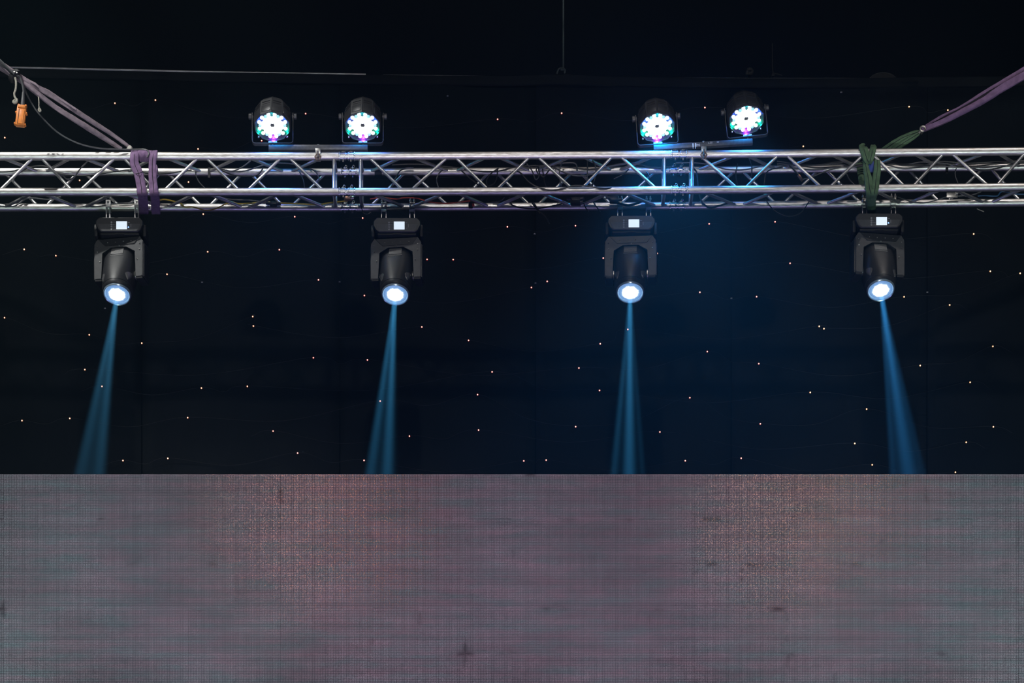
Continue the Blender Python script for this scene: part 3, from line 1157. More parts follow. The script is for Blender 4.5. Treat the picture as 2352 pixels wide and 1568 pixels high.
def make_par():
    root = empty('led_par_light', (0, 0, 0))
    R = Vector((1, 0, 0))
    # bracket: bent flat strap
    bm = bmesh.new()
    w, t, c = 0.139, 0.0045, 0.022
    path = [(-w, 0.205), (-w, c)] + [(-w + c - c * math.cos(a), c - c * math.sin(a)) for a in (0.4, 0.8, 1.2)] + [(-w + c, 0), (w - c, 0)] + [(w - c + c * math.sin(a), c - c * math.cos(a)) for a in (0.4, 0.8, 1.2)] + [(w, c), (w, 0.205)]
    rr = []
    for i, (x, z) in enumerate(path):
        a = Vector(path[max(i - 1, 0)])
        b = Vector(path[min(i + 1, len(path) - 1)])
        tg = (b - a).normalized()
        nx, nz = -tg.y, tg.x
        rr.append([Vector((x + nx * k, yy, z + nz * k)) for k, yy in ((0, -0.02), (0, 0.02), (t, 0.02), (t, -0.02))])
    rings(bm, rr)
    br = finish(bm, 'bracket', M['par_shell'], root, angle=30)
    for s in (-1, 1):
        bm = bmesh.new()
        lathe(bm, (s * 0.130, 0, PV.z), (s, 0, 0), [(0, 0.012), (0.012, 0.012), (0.014, 0.020), (0.030, 0.020), (0.033, 0.014)], 12)
        finish(bm, 'tilt_knob', M['par_shell'], br)
    bm = bmesh.new()
    cyl(bm, (0, 0, -0.012), (0, 0, 0.016), 0.006, 10)
    lathe(bm, (0, 0, 0.004), (0, 0, 1), [(0, 0.013), (0.009, 0.013)], 6)
    box(bm, (0.018, 0, 0.016), (0.022, 0.006, 0.012))
    box(bm, (-0.018, 0, 0.016), (0.022, 0.006, 0.012))
    finish(bm, 'wing_bolt', M['steel'], br)
    # shell: ten-sided can with a domed back
    bm = bmesh.new()
    lathe(bm, PV, PN, [(-0.110, 0.045), (-0.100, 0.075), (-0.070, 0.100), (-0.045, 0.112), (-0.035, 0.122), (0.02, 0.1275), (0.085, 0.1275), (0.095, 0.1245), (0.097, 0.119), (0.072, 0.117)], 10, ph=PI / 10, side=R, caps=(True, False))
    sh = finish(bm, 'housing', M['par_shell'], root, angle=15)
    # raised cover plates and vent slots on the flats
    for k in range(10):
        a = PI / 10 + 2 * PI * (k + 0.5) / 10
        u = R.cross(PN).normalized()
        out = (R * math.cos(a) + u * math.sin(a)).normalized()
        sd = out.cross(PN).normalized()
        rotm = Matrix((sd, out, PN)).transposed()
        rin = 0.1275 * math.cos(PI / 10)
        bm = bmesh.new()
        bbox_bev(bm, PV + out * (rin - 0.001) + PN * 0.052, (0.064, 0.006, 0.056), 0.002, rotm)
        finish(bm, 'cover_plate', M['par_shell'], sh, angle=25)
        for q in range(2):
            bm = bmesh.new()
            box(bm, PV + out * (rin - 0.0035) + PN * (-0.012 + 0.021 * q), (0.055, 0.010, 0.006), rotm)
            finish(bm, 'vent_slot', M['black_matt'], sh, smooth=False)
    bm = bmesh.new()
    lathe(bm, PV + PN * 0.078, PN, [(-0.006, 0.118), (0.0, 0.118), (0.0, 0.0)], 36, caps=(False, False))
    fp = finish(bm, 'face_plate', M['par_plate'], root)
    for sx in (-1, 1):
        bm = bmesh.new()
        lathe(bm, PV + PN * 0.09 + R * (sx * 0.098) - PU * 0.078, PN, [(-0.01, 0.006), (0.012, 0.006), (0.016, 0.003)], 8)
        finish(bm, 'rim_screw', M['screw'], sh)

    def led(r, deg, m, size, name='led'):
        a = math.radians(deg)
        c = PV + PN * 0.078 + R * (r * math.sin(a)) + PU * (r * math.cos(a))
        bm = bmesh.new()
        lathe(bm, c, PN, [(-0.001, size), (0.006, size * 0.98), (0.010, size * 0.75), (0.012, size * 0.3), (0.0122, 0.0)], 12)
        finish(bm, name, m, fp, angle=60)
    for k in range(6):
        b = 30 + 60 * k
        for d in (-16.5, 16.5):
            led(0.0905, b + d, M['led_on'], 0.0128)
        led(0.083, b, M['led_dim'], 0.0105)
    for k in range(12):
        led(0.061, 15 + 30 * k, M['led_on'], 0.0172)  # inner lenses oversized so they merge, imitating bloom on the lit face
    for k in range(6):
        led(0.034, 60 * k, M['led_on'], 0.0205)
    return root


par0 = make_par()
pars = [(626.5, 332.0, 0.0, 'leftmost round LED lamp, on the left end of the left bar', 0.4),
        (833.5, 332.0, 0.0, 'round LED lamp on the right end of the left bar', 0.35),
        (1511.5, 334.0, 4.0, 'round LED lamp glaring strongest, on the low left end of the tilted bar', 4.2),
        (1717.5, 316.5, 6.3, 'rightmost round LED lamp, tilted on the raised end of the tilted bar', 0.9)]
GAPCOL = [(0.0, 0.75, 0.8), (0.03, 0.12, 1.0), (0.0, 1.0, 0.55), (0.25, 0.03, 1.0), (0.0, 1.0, 0.55), (0.03, 0.12, 1.0)]
GAPW = [0.7, 1.5, 0.5, 1.2, 0.5, 1.5]
for i, (px, py, roll, label, k) in enumerate(pars):
    o = par0 if i == 0 else copy_tree(par0)
    loc = P(px, py, 0.0)
    o.location = loc
    o.rotation_euler = (0, -math.radians(roll), 0)
    ORG[o.name] = loc
    tag(o, label, 'stage light', 'round LED lamps above the truss')
    mr = Matrix.Rotation(-math.radians(roll), 3, 'Y')
    nn = mr @ PN
    for q in range(6):
        a = math.radians(60 * q)
        c = PV + PN * 0.090 + Vector((1, 0, 0)) * (0.112 * math.sin(a)) + PU * (0.112 * math.cos(a))
        point('led_glow', loc + mr @ c, 0.8 * (1.0, 1.0, 2.0, 1.0)[i] * GAPW[q], GAPCOL[q], 0.006)
    c = loc + mr @ (PV + PN * 0.11)
    spot('par_spill', c, c + nn, 165, 0.5, 16 * (0.35, 0.3, 3.0, 0.6)[i], (0.0, 0.30, 1.0), 0.09)
    spot('par_lamp', c, c + nn, 76, 0.8, 125 * k, (0.04, 0.40, 1.0), 0.07)

# bars the round lamps stand on
for (xa, ya, xb, yb, cx, label, marks) in ((617, 340.5, 845, 340.5, 731, 'straight black steel bar clamped on the truss under the left pair of round lamps', False),
                                          (1501, 341.0, 1728.5, 326.0, 1616, 'tilted black steel bar with white markings clamped under the right pair of round lamps', True)):
    a, b = P(xa, ya), P(xb, yb)
    c = (a + b) / 2
    root = empty('mounting_bar', P(cx, 349))
    tag(root, label, 'bar')
    ang = math.atan2(b.z - a.z, b.x - a.x)
    rm = Matrix.Rotation(-ang, 3, 'Y')
    bm = bmesh.new()
    bbox_bev(bm, c, ((b - a).length, 0.036, 0.034), 0.003, rm)
    finish(bm, 'square_tube', M['bar'], root, angle=30)
    # half clamp with wing nut
    kx = X(cx)
    zt = front_top_z(kx)
    bm = bmesh.new()
    rr = []
    w = 0.032
    for xx, r in ((-w / 2, CR + 0.002), (-w / 2, CR + 0.008), (w / 2, CR + 0.008), (w / 2, CR + 0.002)):
        rr.append([Vector((kx + xx, math.cos(2 * PI * i / 24) * r, zt + math.sin(2 * PI * i / 24) * r)) for i in range(4, 21)])
    rings(bm, rr + [rr[0]], False, False)
    bmesh.ops.remove_doubles(bm, verts=bm.verts[:], dist=1e-5)
    f = c.lerp(b, (kx - c.x) / (b.x - c.x)) if abs(b.x - c.x) > 1e-6 else c
    zb = f.z - 0.018
    bbox_bev(bm, (kx, -0.026, zt + 0.022), (0.036, 0.014, 0.036), 0.003)
    cl = finish(bm, 'half_clamp', M['steel'], root, angle=30)
    bm = bmesh.new()
    cyl(bm, (kx, -0.036, zt + 0.02), (kx, -0.036, zt - 0.045), 0.005, 10)
    lathe(bm, (kx, -0.036, zt - 0.022), (0, 0, 1), [(0, 0.011), (0.012, 0.008)], 8)
    for s in (-1, 1):
        r2 = Matrix.Rotation(s * 0.55, 3, 'Y')
        box(bm, (kx + s * 0.014, -0.036, zt - 0.03), (0.007, 0.005, 0.028), r2)
        box(bm, (kx + s * 0.013, -0.036, zt - 0.008), (0.007, 0.005, 0.020), r2.inverted())
    finish(bm, 'wing_nut', M['rusty'], cl, smooth=False)
    bm = bmesh.new()
    zb2 = f.z + 0.017
    lathe(bm, (kx, 0, zb2), (0, 0, 1), [(0, 0.010), (0.007, 0.010), (0.010, 0.005)], 8)
    finish(bm, 'cap_nut', M['steel'], cl)
    if marks:
        rot = Matrix.Translation((0, 0, 0)) @ rm.to_4x4() @ Matrix.Rotation(PI / 2, 4, 'X')
        bm = bmesh.new()

        def at(px, py):
            v = P(px, py)
            return Vector((v.x, -0.0185, v.z))
        for px, py, w, h in ((1591.5, 336, 0.009, 0.024), (1597.5, 335.5, 0.010, 0.024), (1591.6, 342, 0.004, 0.012), (1597, 342, 0.004, 0.012), (1615, 329, 0.009, 0.004), (1648.5, 329, 0.014, 0.005)):
            box(bm, at(px, py), (w, 0.001, h), rm)
        add_text(bm, '90', 0.024, Matrix.Translation(at(1599.5, 336.2)) @ rm.to_4x4() @ Matrix.Rotation(PI / 2, 4, 'X'))
        add_text(bm, 'x.30', 0.017, Matrix.Translation(at(1626, 331.0)) @ rm.to_4x4() @ Matrix.Rotation(PI / 2, 4, 'X'))
        finish(bm, 'white_lettering', M['white_mark'], root, smooth=False)

# ------------------------------------------------------------------ slings
def line(pts, y):
    return [P(a, b, y if not isinstance(y, (list, tuple)) else y[i]) for i, (a, b) in enumerate(pts)]


vs_ = empty('round_sling', P(330, 349))
tag(vs_, 'violet round sling choked round the left truss section', 'sling')


def strand(root, pts, w, t, m, stitch=True, face=(0, -1, 0), name='strand', wr=0.05, side=None):
    bm = bmesh.new()
    strap(bm, pts, w, t, face, wrinkle=wr, side=side)
    o = finish(bm, name, m, root, angle=70)
    if stitch:
        bm = bmesh.new()
        tube(bm, [p + Vector((0, -t * 0.62, 0)) for p in pts], 0.0018, 5, 6)
        finish(bm, 'seam', M['stitch'], o)
    return o


zfb = -0.045
# over the top chord, down in front of both front chords, back under the rear bottom chord
def wrap(xs, yfront):
    """xs: list of (px, py) down the front; begins over the top chord and ends under the rear one"""
    f = line(xs, yfront)
    top = Vector((f[0].x, 0.034, front_top_z(f[0].x) + 0.012))
    top2 = Vector((f[0].x, 0.0, front_top_z(f[0].x) + 0.034))
    end = f[-1]
    z = front_top_z(end.x) - CH
    ex = X(xs[-1][0] + 4, TY)
    e1 = Vector((end.x, 0.01, z - 0.036))
    e2 = Vector((ex, TY, z - 0.037))
    e3 = Vector((ex, TY + 0.036, z))
    return [top, top2] + f + [e1, e2, e3]


strand(vs_, wrap([(309, 357), (309, 376), (318, 398), (324, 425), (326, 445)], -0.046), [0.058, 0.058, 0.062, 0.066, 0.066, 0.066], 0.012, M['violet'], side=(1, 0, 0))
strand(vs_, wrap([(352, 357), (350, 376), (350, 398), (352, 425), (354, 445)], -0.046), [0.056, 0.05, 0.05, 0.062, 0.062, 0.06], 0.012, M['violet'], side=(1, 0, 0))
# short choke between them
for px, w in ((324, 0.052), (339, 0.05)):
    zc = front_top_z(X(px))
    loop = [Vector((X(px) + 0.002 * k, math.sin(t) * 0.0335, zc + math.cos(t) * 0.0335)) for k, t in enumerate([0.9 - 0.45 * q for q in range(10)])]
    strand(vs_, loop, w, 0.010, M['violet'], False, side=(1, 0, 0), name='choke')
# the rear leg hanging over the rear top chord
strand(vs_, [P(352, 384, TY + 0.03), P(353, 385, TY - 0.005), P(354, 396, TY - 0.036), P(353, 415, TY - 0.04), P(355, 440, TY - 0.045), P(357, 470, TY - 0.04), P(359, 484, TY - 0.03)], [0.055, 0.055, 0.045, 0.045, 0.05], 0.02, M['violet'], False)
bm = bmesh.new()
tube(bm, [P(311, 399, -0.05), P(319, 398, -0.062), P(328, 394, -0.05)], 0.0022, 6)
finish(bm, 'tie', M['stitch'], vs_)

# sling legs running up to the left, out of the frame
vl = empty('sling_legs', P(295, 341))
tag(vl, 'greyed violet sling legs running up to the left from the truss out of frame', 'sling')
ys = [0.04, 0.0, -0.05, -0.1, -0.14, -0.18, -0.22, -0.26]
strand(vl, line([(303, 342), (258, 309), (219, 284), (176, 256), (125, 223), (84, 200), (38, 170), (-70, 96)], ys), [0.022, 0.026, 0.032, 0.034, 0.036, 0.038, 0.03, 0.034], 0.013, M['violet_grey'], False)
strand(vl, line([(279, 342), (245, 320), (212, 299), (170, 273), (127, 246), (90, 217), (32, 173), (-70, 108)], ys), [0.022, 0.03, 0.036, 0.036, 0.034, 0.03, 0.026, 0.034], 0.013, M['violet_grey'], False)
strand(vl, line([(270, 340), (236, 319), (200, 296), (160, 271), (118, 243), (84, 217), (30, 177), (-70, 118)], [v + 0.03 for v in ys]), [0.012, 0.014, 0.018, 0.016, 0.016, 0.014, 0.014, 0.02], 0.014, M['violet_grey'], False)
strand(vl, line([(176, 252), (140, 229), (110, 209), (84, 197)], [-0.12, -0.13, -0.15, -0.16]), [0.012, 0.018, 0.018, 0.012], 0.012, M['violet_grey'], False)
bm = bmesh.new()
strap(bm, line([(90, 202), (81, 193), (66, 186), (50, 180), (44, 176)], -0.2), [0.006, 0.016, 0.018, 0.012, 0.008], 0.008)
finish(bm, 'loose_fold', M['violet_grey'], vl, angle=70)
bm = bmesh.new()
tube(bm, line([(303, 343), (299, 338), (295, 339), (292, 343)], 0.02), 0.007, 7)
lathe(bm, P(298, 340, 0.01), (0, -1, 0), [(0, 0.014), (0.012, 0.014)], 10)
finish(bm, 'shackle', M['steel'], vl)
bm = bmesh.new()
rr = []
ax = (P(36, 176, -0.23) - P(28, 169, -0.23)).normalized()
lathe(bm, P(28, 170, -0.225), ax, [(0, 0.036), (0.008, 0.046), (0.03, 0.048), (0.04, 0.038)], 14)
finish(bm, 'tape_tie', M['black_matt'], vl)
for px, py in ((33, 166), (39, 168)):
    bm = bmesh.new()
    lathe(bm, P(px, py, -0.27), (0, -1, 0.3), [(0, 0.006), (0.006, 0.005)], 8)
    finish(bm, 'tie_end', M['screw'], vl)

# rope ends
r1 = tag(empty('rope_end', P(34, 233, -0.26)), 'pale frayed rope end dangling left of the orange control box', 'rope')
bm = bmesh.new()
tube(bm, line([(35, 178), (37, 190), (36, 205), (33, 214), (34, 222), (38.5, 229)], -0.27), 0.0068, 8)
finish(bm, 'rope', M['rope'], r1)
bm = bmesh.new()
tube(bm, line([(38.5, 227), (38, 234), (33, 236), (31, 233), (35, 230)], -0.27), 0.009, 8)
finish(bm, 'knot', M['rope'], r1)
r2 = tag(empty('rope_end', P(91, 256, -0.2)), 'short pale rope end with a knot hanging under the violet sling legs', 'rope')
bm = bmesh.new()
tube(bm, line([(88.5, 222), (89.5, 235), (89.5, 243), (90.5, 249)], -0.2), 0.0042, 8)
finish(bm, 'rope', M['rope'], r2)
bm = bmesh.new()
tube(bm, line([(90.5, 247), (88.5, 252), (91, 256), (93.5, 254), (91, 249)], -0.2), 0.0055, 8)
finish(bm, 'knot', M['rope'], r2)

# orange pendant control
pd = tag(empty('pendant_control', P(47, 292, -0.25)), 'orange hoist pendant control box hanging from a dark cable at far left', 'control box')
tilt = Matrix.Rotation(-math.radians(-7), 3, 'Y')
cen = P(48.5, 267, -0.25)


def loc2(dx, dz, dy=0.0):
    return cen + tilt @ Vector((dx, dy, dz))


bm = bmesh.new()
bbox_bev(bm, loc2(0, 0), (0.062, 0.045, 0.136), 0.007, tilt)
bd = finish(bm, 'body', M['orange'], pd, angle=40)
bm = bmesh.new()
bbox_bev(bm, loc2(0, 0.056, -0.004), (0.050, 0.048, 0.022), 0.004, tilt)
finish(bm, 'top_collar', M['orange'], bd)
bm = bmesh.new()
bbox_bev(bm, loc2(0.006, -0.014, -0.024), (0.032, 0.006, 0.09), 0.002, tilt)
finish(bm, 'front_rib', M['orange'], bd)
bm = bmesh.new()
box(bm, loc2(-0.014, -0.012, -0.0235), (0.0025, 0.003, 0.095), tilt)
finish(bm, 'groove', M['black_matt'], bd, smooth=False)
for dx, dz in ((-0.033, 0.02), (0.033, 0.02), (-0.033, -0.055), (0.033, -0.055), (-0.024, 0.07), (0.024, 0.07)):
    bm = bmesh.new()
    lathe(bm, loc2(dx, dz, 0.0), tilt @ Vector((0, -1, 0)), [(-0.012, 0.008), (0.012, 0.008), (0.016, 0.005)], 10)
    finish(bm, 'lug', M['orange'], bd)
bm = bmesh.new()
tube(bm, line([(36, 172), (45, 178), (51, 192), (54, 208), (53.5, 222), (52, 238)], -0.25), 0.0078, 8)
finish(bm, 'cable', M['cable_grey'], pd)
bm = bmesh.new()
lathe(bm, P(53.5, 212, -0.25), P(52, 245, -0.25) - P(53.5, 212, -0.25), [(0, 0.009), (0.05, 0.013), (0.1, 0.016)], 12)
finish(bm, 'cable_gland', M['cable_grey'], pd)

# right side: violet sling, shackle, green sling
vr = tag(empty('round_sling', P(2122, 298, 0.05)), 'violet round sling running up to the right top corner from a shackle', 'sling')
yy = [0.06, 0.03, 0.0, -0.03, -0.06, -0.09]
strand(vr, line([(2118, 299), (2162, 281), (2205, 259), (2260, 230), (2310, 198), (2420, 136)], yy), [0.03, 0.034, 0.038, 0.042, 0.05, 0.055], 0.028, M['violet'], False)
strand(vr, line([(2122, 292), (2162, 268), (2205, 247), (2260, 213), (2310, 184), (2420, 118)], [v + 0.02 for v in yy]), [0.012, 0.018, 0.02, 0.024, 0.028, 0.03], 0.02, M['violet'], False)
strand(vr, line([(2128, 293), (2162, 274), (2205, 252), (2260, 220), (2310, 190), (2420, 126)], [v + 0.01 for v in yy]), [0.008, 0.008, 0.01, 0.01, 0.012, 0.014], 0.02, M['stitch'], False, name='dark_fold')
sk = tag(empty('shackle', P(2119, 297, 0.04)), 'small steel bow shackle joining violet and green slings at right', 'shackle')
bm = bmesh.new()
c = P(2119.5, 296, 0.03)
tube(bm, [c + Vector((math.cos(a) * 0.017, 0, math.sin(a) * 0.017)) for a in [x * 0.5 - 0.4 for x in range(12)]], 0.006, 8, 3)
finish(bm, 'bow', M['steel'], sk)
bm = bmesh.new()
cyl(bm, P(2112, 304, 0.015), P(2117, 306, 0.06), 0.007, 10)
finish(bm, 'pin', M['steel'], sk)
gs = tag(empty('round_sling', P(2000, 345)), 'green round sling choked round the right truss section and pulled to the shackle', 'sling')
strand(gs, line([(2114, 302), (2100, 307), (2076, 316), (2050, 331), (2028, 346)], [0.04, 0.05, 0.07, 0.09, 0.12]), [0.02, 0.03, 0.04, 0.042, 0.04], 0.013, M['green'])
strand(gs, line([(2112, 306), (2098, 315), (2080, 326), (2062, 338), (2040, 352)], [0.03, 0.04, 0.06, 0.08, 0.12]), [0.02, 0.032, 0.04, 0.04, 0.04], 0.013, M['green'])
strand(gs, line([(2114, 301), (2098, 303), (2070, 315), (2045, 332), (2024, 346)], [0.05, 0.06, 0.08, 0.1, 0.13]), [0.01, 0.014, 0.016, 0.016, 0.012], 0.012, M['green'], False)
# the choke over the top chord
strand(gs, [P(1984, 342, 0.035), P(1983, 337.5, 0.0), P(1984, 343, -0.036), P(1988, 356, -0.044), P(1992, 368, -0.04), P(1996, 375, -0.02)], [0.06, 0.062, 0.06, 0.05, 0.03], 0.012, M['green'])
strand(gs, [P(2006, 341, 0.035), P(2006.5, 336.5, 0.0), P(2005, 343, -0.036), P(2002, 356, -0.044), P(1999, 368, -0.04), P(1997, 375, -0.02)], [0.042, 0.044, 0.044, 0.04, 0.03], 0.012, M['green'])
# two long bands down the front
strand(gs, [P(1986, 364, 0.02), P(1987, 374, -0.02), P(1990, 390, -0.044), P(1994, 410, -0.048), P(1997, 432, -0.05), P(2000, 448, -0.03), P(2001, 470, 0.12), P(2002, 484, TY - 0.02), P(2002, 490, TY + 0.03)], [0.03, 0.036, 0.05, 0.06, 0.065, 0.06, 0.055], 0.014, M['green'], side=(1, 0, 0))
strand(gs, [P(2015, 362, 0.03), P(2015, 374, -0.02), P(2015, 390, -0.044), P(2012, 412, -0.048), P(2010, 434, -0.05), P(2007, 450, -0.03), P(2004, 470, 0.12), P(2003, 482, TY - 0.03)], [0.035, 0.042, 0.052, 0.05, 0.045, 0.04, 0.03], 0.014, M['green'], side=(1, 0, 0))
strand(gs, [P(1972, 376, TY - 0.02), P(1976, 386, TY - 0.045), P(1978, 405, 0.17), P(1981, 425, 0.12), P(1988, 445, 0.1)], [0.045, 0.05, 0.045, 0.04], 0.018, M['green'], False)
bm = bmesh.new()
bbox_bev(bm, P(2001, 383, -0.012), (0.034, 0.008, 0.075), 0.002)
finish(bm, 'blue_tag', M['blue_tag'], gs)

# ------------------------------------------------------------------ cables in the truss
CAB = []


def cable(label, pts, y, r=0.0045, m='cable_black', cat='cable'):
    bm = bmesh.new()
    tube(bm, line(pts, y), r, 7, 5)
    o = finish(bm, 'power_cable', M[m], None, origin=P(pts[0][0], pts[0][1], y if not isinstance(y, (list, tuple)) else y[0]))
    tag(o, label, cat, 'cables lying in and around the truss')
    return o


YB = TY - 0.034               # just in front of the rear chords
cable('thin dark cable sagging from the violet sling legs down to the truss', [(52, 190), (60, 212), (72, 236), (90, 262), (130, 302), (175, 327), (225, 340), (285, 343), (325, 343), (338, 345), (342, 352), (338, 362)], [-0.2, -0.2, -0.19, -0.18, -0.15, -0.12, -0.08, -0.04, -0.02, -0.03, -0.05, -0.05], 0.0052, 'cable_grey')
cable('dark cable leading down from the top left corner to the black tape tie', [(-60, 84), (0, 138), (20, 158), (33, 170)], -0.28, 0.0075, 'cable_grey')
cable('second dark cable beside it running into the black tape tie', [(-60, 92), (0, 146), (16, 158), (30, 172)], -0.26, 0.0075, 'cable_grey')
cable('long black cable lying along the rear top chord of the left section', [(-40, 396), (0, 395), (27, 393), (71, 383), (104, 382), (128, 396), (160, 402), (200, 403), (250, 396), (300, 390), (340, 398), (385, 398), (420, 393), (440, 390)], YB)
cable('grey cable hanging in an S between the chords left of the violet sling', [(202, 369), (184, 388), (170, 407), (155, 412), (145, 404)], 0.1, 0.0045, 'cable_grey')
cable('short grey cable bent round a brace near the left edge', [(62, 386), (38, 402), (31, 417), (38, 428), (44, 434)], 0.04, 0.0045, 'cable_grey')
cable('grey cable loop lying on the rear bottom chord near the left edge', [(-20, 470), (30, 474), (64, 455), (110, 458), (140, 452)], YB, 0.0045, 'cable_grey')
cable('dark cable on the rear bottom chord ending at the leftmost moving head', [(190, 474), (222, 474), (250, 470), (285, 466), (300, 465), (318, 461)], YB, 0.0035, 'cable_grey')
cable('yellow cable wandering along the rear bottom chord of the left section', [(362, 461), (378, 458), (402, 463), (415, 467), (424, 475), (444, 475), (468, 482), (493, 480), (519, 468), (535, 464), (552, 468), (612, 464), (643, 466), (687, 468), (731, 470), (754, 466), (798, 461)], YB - 0.01, 0.0042, 'cable_yellow')
cable('red cable strung under the lower front chord from the left joint', [(850, 457), (870, 454), (886, 454), (910, 457), (929, 454), (957, 455), (988, 464), (1024, 467), (1055, 464), (1080, 461)], 0.14, 0.004, 'cable_red')
cable('grey cable looping up to the front chord right of the left black tape', [(510, 388), (524, 393), (541, 391), (559, 382), (576, 369)], 0.12, 0.0045, 'cable_grey')
cable('long grey cable arching up towards the left bar over the rear chord', [(500, 386), (537, 394), (568, 391), (603, 380), (630, 375), (659, 375), (690, 379)], 0.15, 0.0045, 'cable_grey')
cable('black cable sagging under the rear top chord below the leftmost round lamp', [(506, 390), (533, 401), (566, 405), (590, 402), (601, 391), (604, 384)], YB - 0.01)
cable('thin grey cable curving down left of the yellow cable bend', [(449, 394), (451, 406), (459, 420), (473, 434)], 0.2, 0.004, 'cable_grey')
cable('grey cable dropping under the middle of the left bar', [(688, 394), (697, 415), (700, 436)], 0.19, 0.004, 'cable_grey')
cable('grey cable curving down just left of the left joint', [(712, 386), (727, 397), (734, 414)], 0.19, 0.004, 'cable_grey')
cable('grey cable lying low along the rear bottom chord of the left section', [(500, 452), (530, 458), (575, 460), (620, 466)], YB - 0.01, 0.004, 'cable_grey')
cable('dark loop hanging at the foot of the posts right of the left joint', [(828, 470), (832, 482), (836, 490), (845, 492), (852, 487)], YB - 0.03, 0.0035)
cable('dark cable arching right of the left joint in the truss', [(898, 430), (909, 408), (918, 393), (933, 386), (950, 386)], 0.18, 0.0045, 'cable_grey')
cable('grey cable hanging left of centre in the middle section', [(1016, 390), (1006, 402), (1003, 415), (1008, 434)], 0.16, 0.0045, 'cable_grey')
cable('dark cable slanting down beside a brace left of centre', [(1060, 392), (1081, 411), (1095, 422), (1108, 432)], 0.15)
cable('small dark loop hung left of the centre of the middle section', [(1143, 388), (1141, 408), (1134, 422), (1121, 426), (1118, 415), (1123, 404), (1132, 395), (1145, 386)], 0.12)
cable('long black cable draped over the lower front chord right of centre', [(1165, 408), (1178, 395), (1194, 396), (1214, 417), (1236, 430), (1265, 437), (1293, 433), (1320, 426), (1353, 428), (1386, 433), (1425, 430)], [0.1, 0.04, -0.02, -0.032, -0.034, -0.034, -0.034, -0.034, -0.034, -0.034, 0.0], 0.005)
cable('grey cable swag between the braces right of centre', [(1272, 384), (1298, 397), (1327, 404), (1360, 400), (1378, 387), (1420, 379), (1460, 374)], 0.12, 0.0045, 'cable_grey')
cable('upright grey cable bend right of centre in the middle section', [(1289, 428), (1285, 397), (1291, 372), (1296, 364)], 0.1, 0.0045, 'cable_grey')
cable('upright dark cable left of the big loop in the middle section', [(1349, 416), (1349, 386), (1349, 362)], 0.1, 0.004)
cable('big dark loop hung from the top chord right of centre', [(1358, 432), (1366, 410), (1369, 395), (1366, 378), (1357, 364)], 0.08, 0.005)
cable('dark tangle strand curled at the centre of the truss', [(1237, 384), (1240, 400), (1249, 406), (1258, 395), (1268, 382), (1286, 366)], 0.14, 0.0045)
cable('second tangle strand curled at the centre of the truss', [(1210, 376), (1222, 392), (1230, 412), (1238, 404), (1232, 388), (1252, 380), (1300, 374), (1322, 376), (1326, 392)], 0.17, 0.0045, 'cable_grey')
cable('dark strand dropping from the tangle at the centre', [(1246, 388), (1249, 406), (1251, 420), (1256, 434)], 0.16, 0.004)
cable('long dark cable lying along the rear top chord of the middle section', [(900, 378), (960, 377), (1032, 383), (1099, 393), (1143, 393), (1181, 384), (1230, 380), (1290, 383), (1350, 388), (1410, 384)], YB, 0.0045)
cable('black cable looping on the rear bottom chord at the centre', [(1170, 452), (1176, 470), (1198, 477), (1227, 479), (1258, 475), (1289, 468), (1310, 458)], YB, 0.0048)
cable('black cable end hanging free below the truss at the centre', [(1225, 464), (1238, 484), (1252, 496), (1262, 514)], YB - 0.02, 0.0045)
cable('second black cable end hanging free below the truss near centre', [(1222, 466), (1234, 482), (1240, 490)], YB - 0.03, 0.0045)
cable('grey lead curving up to a socket under the lower front chord', [(1128, 465), (1140, 464), (1152, 459), (1158, 453)], 0.15, 0.005, 'cable_grey')
cable('dark lead hanging below the truss left of the third moving head', [(1340, 466), (1346, 478), (1352, 486)], YB - 0.03, 0.004)
cable('dark lead hanging below the truss right beside the third moving head base', [(1362, 462), (1368, 472), (1379, 486)], YB - 0.03, 0.004)
cable('black cable along the rear top chord into the right joint', [(1395, 382), (1433, 375), (1470, 378), (1500, 384), (1540, 382)], YB, 0.0042)
cable('black cable hooked over a brace left of the right joint', [(1484, 394), (1490, 402), (1490, 412), (1484, 420), (1474, 430)], 0.0, 0.0045)
cable('black cable end curving down from the rear chord left of the right joint', [(1444, 388), (1436, 397), (1425, 404), (1410, 411)], 0.18, 0.0045)
cable('thick black lead curled above the third moving head', [(1402, 455), (1412, 462), (1426, 468), (1446, 471), (1470, 464), (1478, 458)], YB - 0.04, 0.008)
cable('grey cable swag right of the right joint', [(1552, 374), (1599, 374), (1639, 380), (1665, 388), (1698, 390), (1730, 386), (1752, 379)], 0.15, 0.0045, 'cable_grey')
cable('dark upright cable under the tilted bar', [(1694, 376), (1692, 386), (1690, 402), (1694, 424)], 0.16, 0.004)
cable('dark upright cable under the raised end of the tilted bar', [(1720, 362), (1724, 372), (1727, 386), (1726, 408)], 0.14, 0.004)
cable('dark cable bending up to the rear chord left of the copper plug', [(1755, 428), (1757, 408), (1760, 397), (1772, 389), (1798, 384)], 0.18, 0.0045)
cable('dark cable slanting on the right side of the right joint post', [(1592, 384), (1600, 396), (1602, 412), (1604, 428)], 0.2, 0.0045)
cable('black bent cable with a thick sleeve on the rear bottom chord right of the joint', [(1606, 447), (1610, 458), (1616, 468), (1630, 477), (1650, 473), (1674, 465)], YB - 0.01, 0.006)
cable('black loop hanging below the truss between the two right moving heads', [(1758, 456), (1764, 466), (1776, 481), (1798, 494), (1820, 496), (1840, 488), (1856, 466), (1860, 456)], YB - 0.02, 0.0035)
cable('grey lead hanging right of the raised lamp bar', [(1942, 393), (1945, 400), (1951, 412), (1962, 424)], 0.19, 0.004, 'cable_grey')
cable('dark cable rising over the braces left of the green sling', [(1844, 412), (1870, 404), (1900, 392), (1935, 383), (1960, 378)], 0.05, 0.004, 'cable_grey')
